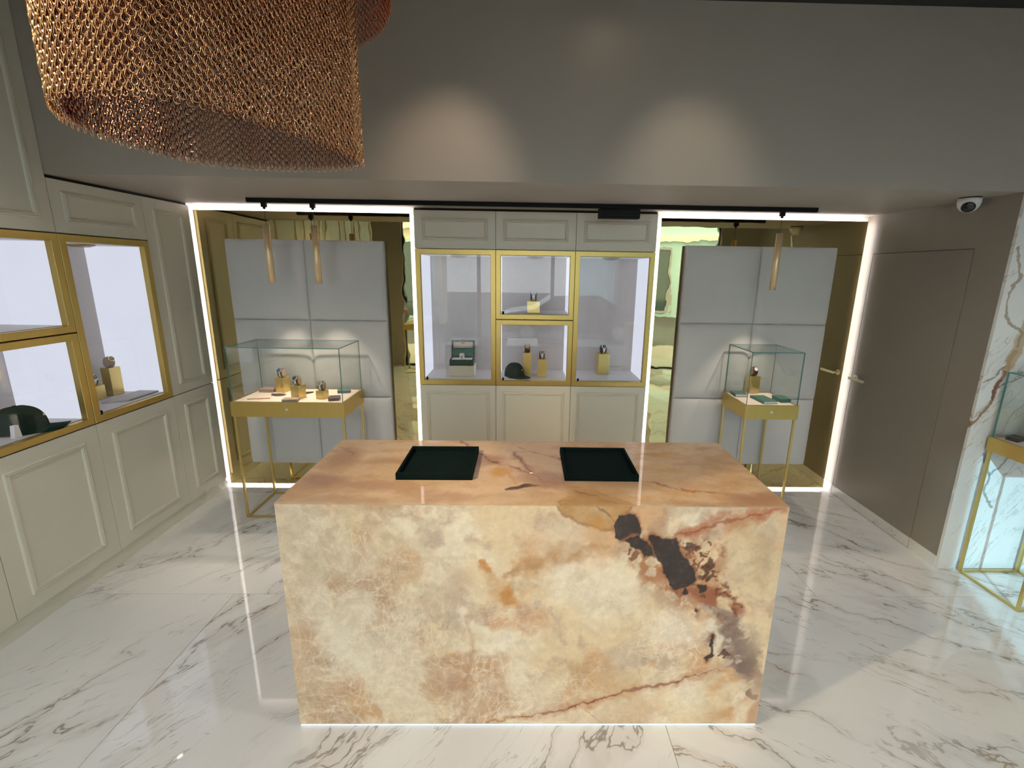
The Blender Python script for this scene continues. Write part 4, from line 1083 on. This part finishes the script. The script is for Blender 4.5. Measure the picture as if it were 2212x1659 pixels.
# grey plate in the left wall display
gp = MB()
pts = [(0, 0), (0.19, 0.02), (0.30, 0.16), (0.30, 0.22), (0.06, 0.17), (0.0, 0.10)]
o = MB().prism([(-2.735, -0.800), (-2.600, -0.735), (-2.597, -0.496), (-2.740, -0.500)], SL + 0.000, SL + 0.012, 'xy').build('grey_plate', 'grey_plate', bevel=0.003)
tag(o, 'flat grey fabric-covered plate lying in the tall left-wall cabinet', 'plate')
w3 = MB().prism([(-0.018, 0), (0.018, 0), (0.010, 0.07), (-0.010, 0.07)], -0.012, 0.012, 'xz').build('price_holder', 'plastic_white', None, (-2.605, -1.395, SL), (0, 0, PI / 2), bevel=0.002)
tag(w3, 'small white stand beside the left-wall cap', 'stand')

# caps
def crown_mark(parent, loc, rot, mat, s):
    pts = [(-1.0, 0.0), (1.0, 0.0), (1.25, 1.35), (0.62, 0.62), (0.5, 1.7), (0.15, 0.7), (0, 1.85), (-0.15, 0.7), (-0.5, 1.7), (-0.62, 0.62), (-1.25, 1.35)]
    MB().prism([(a * s, b_ * s) for a, b_ in pts], -0.0012, 0.0012, 'xz').build('crown_emblem', mat, parent, loc, rot)
def ball_cap(loc, rz, label, s=1.0, mark='emblem_yellow'):
    """brim points to local -y"""
    r = empty('baseball_cap', loc, rz); r.scale = (s, s, s)
    nu, nv = 36, 12
    V = []; rings = []
    for j in range(nv + 1):
        t = (j / nv) * PI / 2
        ring = []
        for i in range(nu):
            a = 2 * PI * i / nu
            rx, ry = 0.080, 0.098
            k = math.cos(t) ** 0.75 if j < nv else 0.02
            x, y = rx * k * math.cos(a), ry * k * math.sin(a)
            z = 0.012 + 0.112 * math.sin(t) ** 0.95
            z -= 0.010 * max(0, math.sin(a)) * (1 - j / nv)      # back hem drops
            ring.append((x, y, z))
        rings.append(ring)
    MB().rings(rings, 0, True, False, True).build('crown', 'cap_cloth', r)
    MB().lathe([(0.008, 0), (0.007, 0.004), (0.002, 0.006)], (0, 0, 0.123), 12).build('button', 'cap_cloth', r)
    for k in range(3):
        a = PI / 2 + k * PI / 3
        pts = []
        for j in range(-12, 13):
            t = abs(j) / 12 * PI / 2; kk = math.sin(t) ** 0.75 if j else 0.0
            kk = max(math.cos(PI / 2 - t), 1e-4) ** 0.75
            sg = 1 if j >= 0 else -1
            pts.append((0.0803 * kk * math.cos(a) * sg, 0.0983 * kk * math.sin(a) * sg, 0.0125 + 0.112 * max(math.sin(PI / 2 - t), 0) ** 0.95 - (0.010 * max(0, math.sin(a) * sg) * (1 - (1 - t / (PI / 2))))))
        MB().tube(pts, 0.0011, 4).build('seam', 'cap_cloth', r)
    # brim
    rows_ = []
    for j in range(9):
        q = j / 8
        row = []
        for i in range(21):
            a = PI + PI * i / 20
            rx = 0.080 + 0.006 * q; ry = 0.098 + 0.075 * q * max(0.0, -math.sin(a)) ** 0.55
            x = rx * math.cos(a); y = ry * math.sin(a)
            z = 0.013 + 0.018 * q * (1 - (x / 0.086) ** 2) - 0.022 * q * (x / 0.086) ** 2 - 0.012 * q
            row.append((x, y, max(z, 0.001)))
        rows_.append(row)
    br = MB()
    br.rings(rows_, 0, True, False, False, closed=False)
    br.rings([[(x, y, z - 0.0028) for x, y, z in row] for row in rows_], 0, True, False, False, closed=False)
    br.rings([rows_[-1], [(x, y, z - 0.0028) for x, y, z in rows_[-1]]], 0, True, False, False, closed=False)
    br.build('brim', 'cap_cloth', r)
    crown_mark(r, (0, -0.0905, 0.066), (math.radians(-26), 0, 0), mark, 0.0065)
    tag(r, label, 'cap')
    return r
ball_cap((0.062, 0.130, SZ), math.radians(52), 'dark green baseball cap with a pale crown emblem, bottom centre cabinet', 1.0, 'emblem_white')
ball_cap((-2.690, -1.305, SL), math.radians(122), 'dark green baseball cap with a yellow crown emblem, left wall cabinet', 1.18)

# open watch box
bx = empty('outer_box', (-0.412, 0.180, SZ))
MB().box((-0.113, -0.072, 0), (0.113, 0.072, 0.094)).build('body', 'cream_card', bx, bevel=0.002)
MB().box((-0.114, -0.073, 0.078), (0.114, 0.073, 0.0945)).build('lid', 'cream_card', bx, bevel=0.002)
tag(bx, 'cream cardboard outer box under the open green watch box', 'box')
wb = empty('watch_box', (-0.415, 0.176, SZ + 0.095), math.radians(1.5))
base = MB().rings([[(-W, -D, z), (W, -D, z), (W, D, z), (-W, D, z)] for W, D, z in ((0.106, 0.064, 0.0), (0.106, 0.064, 0.054), (0.094, 0.053, 0.054), (0.094, 0.053, 0.040))], 0, False).build('base', 'box_dark_green', wb, bevel=0.002)
MB().box((-0.092, -0.051, 0.0402), (0.092, 0.051, 0.052)).build('cushion', 'paper', base, bevel=0.004)
lid = empty('lid', (0, 0.064, 0.054), parent=wb); lid.rotation_euler = (math.radians(-8), 0, 0)
MB().frame(-0.106, 0.106, 0.0, 0.155, [(0, 0.050), (0, -0.0), (0.011, -0.0), (0.011, 0.040)]).build('lid_rim', 'box_dark_green', lid, bevel=0.001)
MB().box((-0.106, 0.040, 0.0), (0.106, 0.050, 0.155)).build('lid_back', 'box_green', lid)
MB().box((-0.092, 0.012, 0.084), (0.092, 0.0395, 0.142)).build('lid_pad', 'cream_velvet', lid, bevel=0.003)
MB().cyl((0, 0.0095, 0.142), 0.022, 0.003, 'y', 24).build('pull_notch', 'leather_taupe', lid)
cd = MB().box((-0.094, 0.002, 0.012), (0.094, 0.010, 0.080)).build('card_sleeve', 'box_green', lid, bevel=0.001)
crown_mark(cd, (-0.030, 0.0, 0.055), (0, 0, 0), 'emblem_yellow', 0.0035)
crown_mark(cd, (0.055, 0.0, 0.018), (0, 0, 0), 'emblem_white', 0.0035)
MB().box((0.020, 0.0008, 0.066), (0.080, 0.002, 0.0695)).box((-0.075, 0.0008, 0.026), (-0.035, 0.002, 0.029)).build('printed_lines', 'leather_teal', cd)
tag(wb, 'open green watch box with cream lid pad standing on a cream box', 'watch box')
watch_set((-0.415, 0.166, SZ + 0.095 + 0.046), 0.0, 'two-tone watch lying in the open green box', 'pale cushion inside the open green box', 'steel', 'rose_gold', 'dial_white', 'paper', None, 0.80)

# ------------------------------------------------------------------ track with pendants
track = empty('light_track', (0.212, -0.345, H1))
MB().box((-2.080, -0.017, -0.030), (2.080, 0.017, -0.0005)).build('rail', 'black_metal', track, bevel=0.001)
MB().box((-2.081, -0.006, -0.0315), (2.081, 0.006, -0.0301)).build('rail_slot', 'dark_gap', track)
tag(track, 'long black light track on the dropped ceiling', 'light track')
dv = empty('track_driver', (0.832, -0.335, H1 - 0.031))
MB().box((-0.150, -0.030, -0.068), (0.150, 0.035, 0.0)).build('housing', 'black_metal', dv, bevel=0.002)
for k in range(2): MB().box((-0.148, -0.0312, -0.026 - 0.02 * k), (0.148, -0.0302, -0.023 - 0.02 * k)).build('groove', 'dark_gap', dv)
tag(dv, 'black rectangular driver box hanging from the light track', 'driver box')
def pendant(x, label, power=22.0):
    r = empty('pendant_lamp', (x, -0.345, 0))
    z0, z1, rad = 1.850, 2.266, 0.0235
    MB().box((-0.016, -0.012, H1 - 0.062), (0.016, 0.012, H1 - 0.0315)).cyl((0, 0, H1 - 0.075), 0.009, 0.014, 'z', 12).build('adapter', 'black_metal', r)
    MB().cyl((0, 0, z1), 0.0016, H1 - 0.075 - z1, 'z', 6).build('cord', 'cord_black', r)
    MB().lathe([(rad - 0.004, z0 + 0.03), (rad - 0.003, z0), (rad, z0), (rad, z1), (0.004, z1 + 0.0005)], n=28, cap0=True).build('tube_shade', 'champagne', r)
    MB().cyl((0, 0, z0 + 0.018), rad - 0.0045, 0.004, 'z', 20).build('lamp_lens', 'lamp_warm', r)
    ld = bpy.data.lights.new('spot', 'SPOT'); ld.energy = power; ld.spot_size = math.radians(75); ld.spot_blend = 0.7; ld.color = (1.0, 0.84, 0.66); ld.shadow_soft_size = 0.015
    lo = bpy.data.objects.new('lamp_beam', ld); COL.objects.link(lo); lo.parent = r; lo.location = (0, 0, z0 - 0.004)
    tag(r, label, 'pendant lamp', 'tubular pendant lamps on the track')
pendant(-1.752, 'slim champagne tube pendant over the wide table, left one')
pendant(-1.402, 'slim champagne tube pendant over the wide table, right one')
pendant(2.040, 'slim champagne tube pendant over the narrow table')

# dome camera under the dropped ceiling
dc = empty('security_camera', (2.905, -0.850, H1))
MB().lathe([(0.052, -0.006), (0.054, 0.0)], n=28).build('mount_ring', 'plastic_black', dc)
MB().lathe([(0.018, -0.085), (0.036, -0.076), (0.050, -0.055), (0.056, -0.030), (0.057, -0.0065)], n=32).build('housing', 'plastic_white', dc)
e = Vector((-0.62, -0.62, -0.48)).normalized().to_track_quat('Z', 'Y').to_euler()
eye = MB().lathe([(0.036, -0.020), (0.038, 0.0), (0.034, 0.004)], n=28).build('eye_ring', 'plastic_white', dc, tuple(Vector((0, 0, -0.036)) + Vector((-0.62, -0.62, -0.48)).normalized() * 0.048), e)
MB().lathe([(0.0335, 0.003), (0.0325, 0.007), (0.022, 0.012), (0.006, 0.014)], n=28).build('lens_window', 'plastic_black', eye, (0, 0, 0.0005))
tag(dc, 'white dome security camera with a black eye beside the taupe wall', 'camera')

# ceiling spotlights washing the bulkhead
def ceiling_spot(x, y, aim, power, label, size=62, blend=0.85, col=(1.0, 0.91, 0.80)):
    r = empty('ceiling_spotlight', (x, y, H2))
    d = (Vector(aim) - Vector((x, y, H2 - 0.06))).normalized()
    q = d.to_track_quat('-Z', 'Y').to_euler()
    MB().cyl((0, 0, -0.012), 0.045, 0.012, 'z', 20).cyl((0, 0, -0.05), 0.008, 0.04, 'z', 10).build('mount', 'black_metal', r)
    hd = MB().lathe([(0.028, -0.038), (0.036, -0.040), (0.036, 0.030), (0.026, 0.036)], n=24).build('head', 'black_metal', r, (0, 0, -0.06), q)
    MB().cyl((0, 0, -0.0412), 0.028, 0.003, 'z', 20).build('lamp_lens', 'lamp_warm', hd)
    ld = bpy.data.lights.new('spot', 'SPOT'); ld.energy = power; ld.spot_size = math.radians(size); ld.spot_blend = blend; ld.color = col; ld.shadow_soft_size = 0.03
    lo = bpy.data.objects.new('lamp_beam', ld); COL.objects.link(lo); lo.parent = hd; lo.location = (0, 0, -0.048)
    tag(r, label, 'spotlight', 'ceiling spotlights')
ceiling_spot(-0.20, -1.95, (-0.30, YS, 2.36), 17, 'black ceiling spotlight aimed at the bulkhead above the counter', 56, 1.0, (1.0, 0.80, 0.62))
ceiling_spot(1.02, -1.95, (1.06, YS, 2.36), 12, 'black ceiling spotlight aimed at the bulkhead right of the counter', 56, 1.0, (1.0, 0.86, 0.68))
ceiling_spot(0.535, -1.27, (0.535, -1.18, 2.6), 0.05, 'black ceiling spotlight at the top of the picture, close to the bulkhead', 50, 1.0, (1.0, 0.8, 0.6))
ceiling_spot(0.75, -3.55, (-0.45, -2.45, 2.45), 26, 'black ceiling spotlight near the entrance, added to brighten the chain chandelier', 44, 0.85, (1.0, 0.84, 0.58))  # added wash for copper highlights on the right of the drum
ceiling_spot(-1.75, -3.25, (-0.75, -2.5, 2.45), 170, 'black ceiling spotlight washing the chain chandelier', 50, 0.85, (1.0, 0.80, 0.46))
for nm, x, y, pw in (('over the left aisle by the cabinets', -1.65, -2.15, 56), ('over the middle of the counter', 0.35, -2.35, 34), ('over the right aisle by the door', 2.25, -2.15, 42),
                     ('over the entrance, left', -1.2, -4.1, 34), ('over the entrance, middle', 0.35, -4.3, 36), ('over the entrance, right', 2.1, -4.1, 32), ('in front of the marble wall', 3.9, -3.0, 14)):
    ceiling_spot(x, y, (x, y + 0.25, 0.0), pw, 'black ceiling spotlight ' + nm, 105, 0.6)

# ------------------------------------------------------------------ chain chandelier
def link_path():
    """one teardrop wire link, top hook at z=0 hanging down"""
    h = 0.0245
    half = [(0.0012, 0.0), (0.0013, -0.005), (0.0017, -0.0085), (0.0036, -0.0125), (0.0054, -0.0165), (0.0056, -0.0195), (0.0042, -0.0228), (0.0, -h)]
    pts = [(x, 0.0, z) for x, z in half] + [(-x, 0.0, z) for x, z in reversed(half[:-1])]
    return pts
PITCH_L = 0.0215
def strand_mb(n, phase, sides, wire, ztop):
    mb = MB(); lp = link_path()
    for k in range(n):
        tw = math.radians(7) * (1 if k % 2 else -1)
        z = ztop - phase - k * PITCH_L
        c, s_ = math.cos(tw), math.sin(tw)
        mb.tube([(x * c, x * s_, z + zz) for x, _, zz in lp], wire, sides)
    return mb
chand = empty('chain_chandelier', (-0.672, -2.345, H2))
CB = 2.290                                    # bottom of the inner drum
rim = [(-0.808,-2.638),(-0.711,-2.656),(-0.617,-2.658),(-0.529,-2.596),(-0.478,-2.505),(-0.425,-2.393),(-0.389,-2.261),(-0.372,-2.150),(-0.415,-2.085),(-0.545,-2.039),(-0.704,-2.033),(-0.842,-2.059),(-0.934,-2.138),(-0.972,-2.300),(-0.955,-2.462),(-0.872,-2.587)]
def spline(P, per):
    out = []
    n = len(P)
    for i in range(n):
        p0, p1, p2, p3 = [np.array(P[(i + k) % n]) for k in (-1, 0, 1, 2)]
        for k in range(per):
            t = k / per
            out.append(0.5 * (2 * p1 + (p2 - p0) * t + (2 * p0 - 5 * p1 + 4 * p2 - p3) * t * t + (3 * p1 - p0 - 3 * p2 + p3) * t ** 3))
    return np.array(out)
def resample(P, step):
    Q = np.vstack([P, P[:1]]); d = np.r_[0, np.cumsum(np.hypot(*np.diff(Q, axis=0).T))]
    n = int(round(d[-1] / step)); s_ = np.linspace(0, d[-1], n, endpoint=False)
    return np.c_[np.interp(s_, d, Q[:, 0]), np.interp(s_, d, Q[:, 1])]
NL = 34
ztop = CB + NL * PITCH_L + 0.003
S0 = strand_mb(NL, 0.0, 4, 0.00105, 0.0).mesh('chain_strand', 'copper_chain')
S1 = strand_mb(NL, PITCH_L / 2, 4, 0.00105, 0.0).mesh('chain_strand', 'copper_chain')
ring = resample(spline(rim, 8), 0.0104)
nr = len(ring)
for i in range(nr):
    a, b_ = ring[i - 1], ring[(i + 1) % nr]
    ang = math.atan2(b_[1] - a[1], b_[0] - a[0]) + random.uniform(-0.09, 0.09)
    link_mesh('chain_strand', S0 if i % 2 else S1, chand, (ring[i][0] + 0.672, ring[i][1] + 2.345, ztop - H2 + random.uniform(-0.001, 0.001)), (0, 0, ang))
# inner second layer and the short outer tier: too many to pick apart
def tier(name, path, step, zb, n, mat, wire):
    R = resample(path, step); k = len(R)
    proto = [strand_mb(n, ph, 3, wire, 0.0) for ph in (0.0, PITCH_L / 2)]
    PV = [np.array(p_.v) for p_ in proto]; PF = [np.array(p_.f, dtype=object) for p_ in proto]
    V = []; Fc = []; o_ = 0
    for i in range(k):
        a, b_ = R[i - 1], R[(i + 1) % k]
        ang = math.atan2(b_[1] - a[1], b_[0] - a[0]) + random.uniform(-0.2, 0.2)
        v = PV[i % 2]; c, s_ = math.cos(ang), math.sin(ang)
        w_ = np.c_[v[:, 0] * c - v[:, 1] * s_ + R[i][0] + 0.672, v[:, 0] * s_ + v[:, 1] * c + R[i][1] + 2.345, v[:, 2] + zb + n * PITCH_L - H2]
        V += w_.tolist(); Fc += [tuple(int(q) + o_ for q in f) for f in proto[i % 2].f]; o_ += len(v)
    me = bpy.data.meshes.new(name); me.from_pydata(V, [], Fc); me.materials.append(MATS[mat])
    me.polygons.foreach_set('use_smooth', [True] * len(Fc))
    ob = link_mesh(name, me, chand); ob['kind'] = 'stuff'
    return ob
sp_ = spline(rim, 8); cen = np.array((-0.672, -2.345))
tier('inner_chain_layer', cen + (sp_ - cen) * 0.93, 0.0125, CB + 0.006, 30, 'shaded_chain', 0.0013)
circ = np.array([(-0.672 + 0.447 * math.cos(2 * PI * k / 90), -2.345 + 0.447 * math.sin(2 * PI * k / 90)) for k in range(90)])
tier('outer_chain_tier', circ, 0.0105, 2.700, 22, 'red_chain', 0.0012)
MB().tube([(p_[0] + 0.672, p_[1] + 2.345, ztop - H2 + 0.004) for p_ in ring], 0.004, 6, closed=True).build('drum_ring', 'brushed_gold', chand)
MB().tube([(0.447 * math.cos(2 * PI * k / 60), 0.447 * math.sin(2 * PI * k / 60), 2.700 + 22 * PITCH_L - H2 + 0.003) for k in range(60)], 0.004, 6, closed=True).build('tier_ring', 'brushed_gold', chand)
MB().cyl((0, 0, -0.03), 0.30, 0.03, 'z', 40).build('ceiling_plate', 'brushed_gold', chand)
for k in range(4):
    a = PI / 4 + k * PI / 2
    MB().cyl((0.26 * math.cos(a), 0.26 * math.sin(a), ztop - H2), 0.003, H2 - ztop - 0.03, 'z', 6).build('hanging_rod', 'brushed_gold', chand)
for k in range(5):
    a = 2 * PI * k / 5
    lt = MB().lathe([(0.004, 0.0), (0.017, -0.012), (0.020, -0.03), (0.012, -0.05), (0.003, -0.056)], (0.13 * math.cos(a), 0.13 * math.sin(a), -0.25), 14).build('bulb', 'lamp_warm', chand)
tag(chand, 'tiered copper chain-curtain chandelier at the top left of the picture', 'chandelier')

# ------------------------------------------------------------------ goods by the shop window, seen in the mirrors
ped = empty('marble_pedestal', (2.35, -4.55, 0))
o = MB().box((-0.20, -0.20, 0.0), (0.20, 0.20, 0.93)).build('block', 'pedestal_marble', ped, bevel=0.002); o['vein_angle'] = 0.7
MB().box((-0.205, -0.205, 0.931), (0.205, 0.205, 1.01)).build('gold_cap', 'brushed_gold', ped, bevel=0.002)
tag(ped, 'marble pedestal with a gold cap by the shop window, seen in the right mirror', 'pedestal')
sc_ = MB().lathe([(0.035, 0), (0.03, 0.16), (0.012, 0.20), (0.02, 0.23), (0.004, 0.25)], n=14).build('window_ornament', 'gold_block', None, (2.35, -4.55, 1.0115))
tag(sc_, 'gold tapering ornament on the pedestal by the shop window', 'ornament')
display_table((-2.15, -4.75, 0), 0.62, 0.40, 'gold-legged display table by the shop window, seen in the left mirror', lock=False)

car = empty('parked_car', (1.6, -9.6, -0.125))
side = [(-2.15, 0.32), (-2.2, 0.75), (-1.9, 0.92), (-1.15, 1.02), (-0.55, 1.42), (0.75, 1.45), (1.45, 1.05), (2.1, 0.95), (2.2, 0.6), (2.15, 0.32)]
MB().prism(side, -0.88, 0.88, 'xz').build('body', 'car_paint', car, bevel=0.06)
gl_ = [(-0.98, 1.03), (-0.48, 1.37), (0.70, 1.39), (1.25, 1.05)]
MB().prism(gl_, -0.885, 0.885, 'xz').build('side_glass', 'car_glass', car)
for sx in (-1.35, 1.35):
    for sy in (-0.80, 0.80):
        wv = MB().cyl((sx, sy - 0.1, 0.34), 0.33, 0.2, 'y', 24).build('wheel', 'tyre', car, bevel=0.02)
        MB().cyl((sx, sy - 0.104, 0.34), 0.2, 0.208, 'y', 18).build('rim', 'chrome', wv)
for sy in (-0.6, 0.6): MB().box((-2.21, sy - 0.18, 0.68), (-2.1, sy + 0.18, 0.84)).build('tail_light', 'tail_light', car, bevel=0.02)
tag(car, 'dark parked car on the street, seen in the mirrors', 'car')
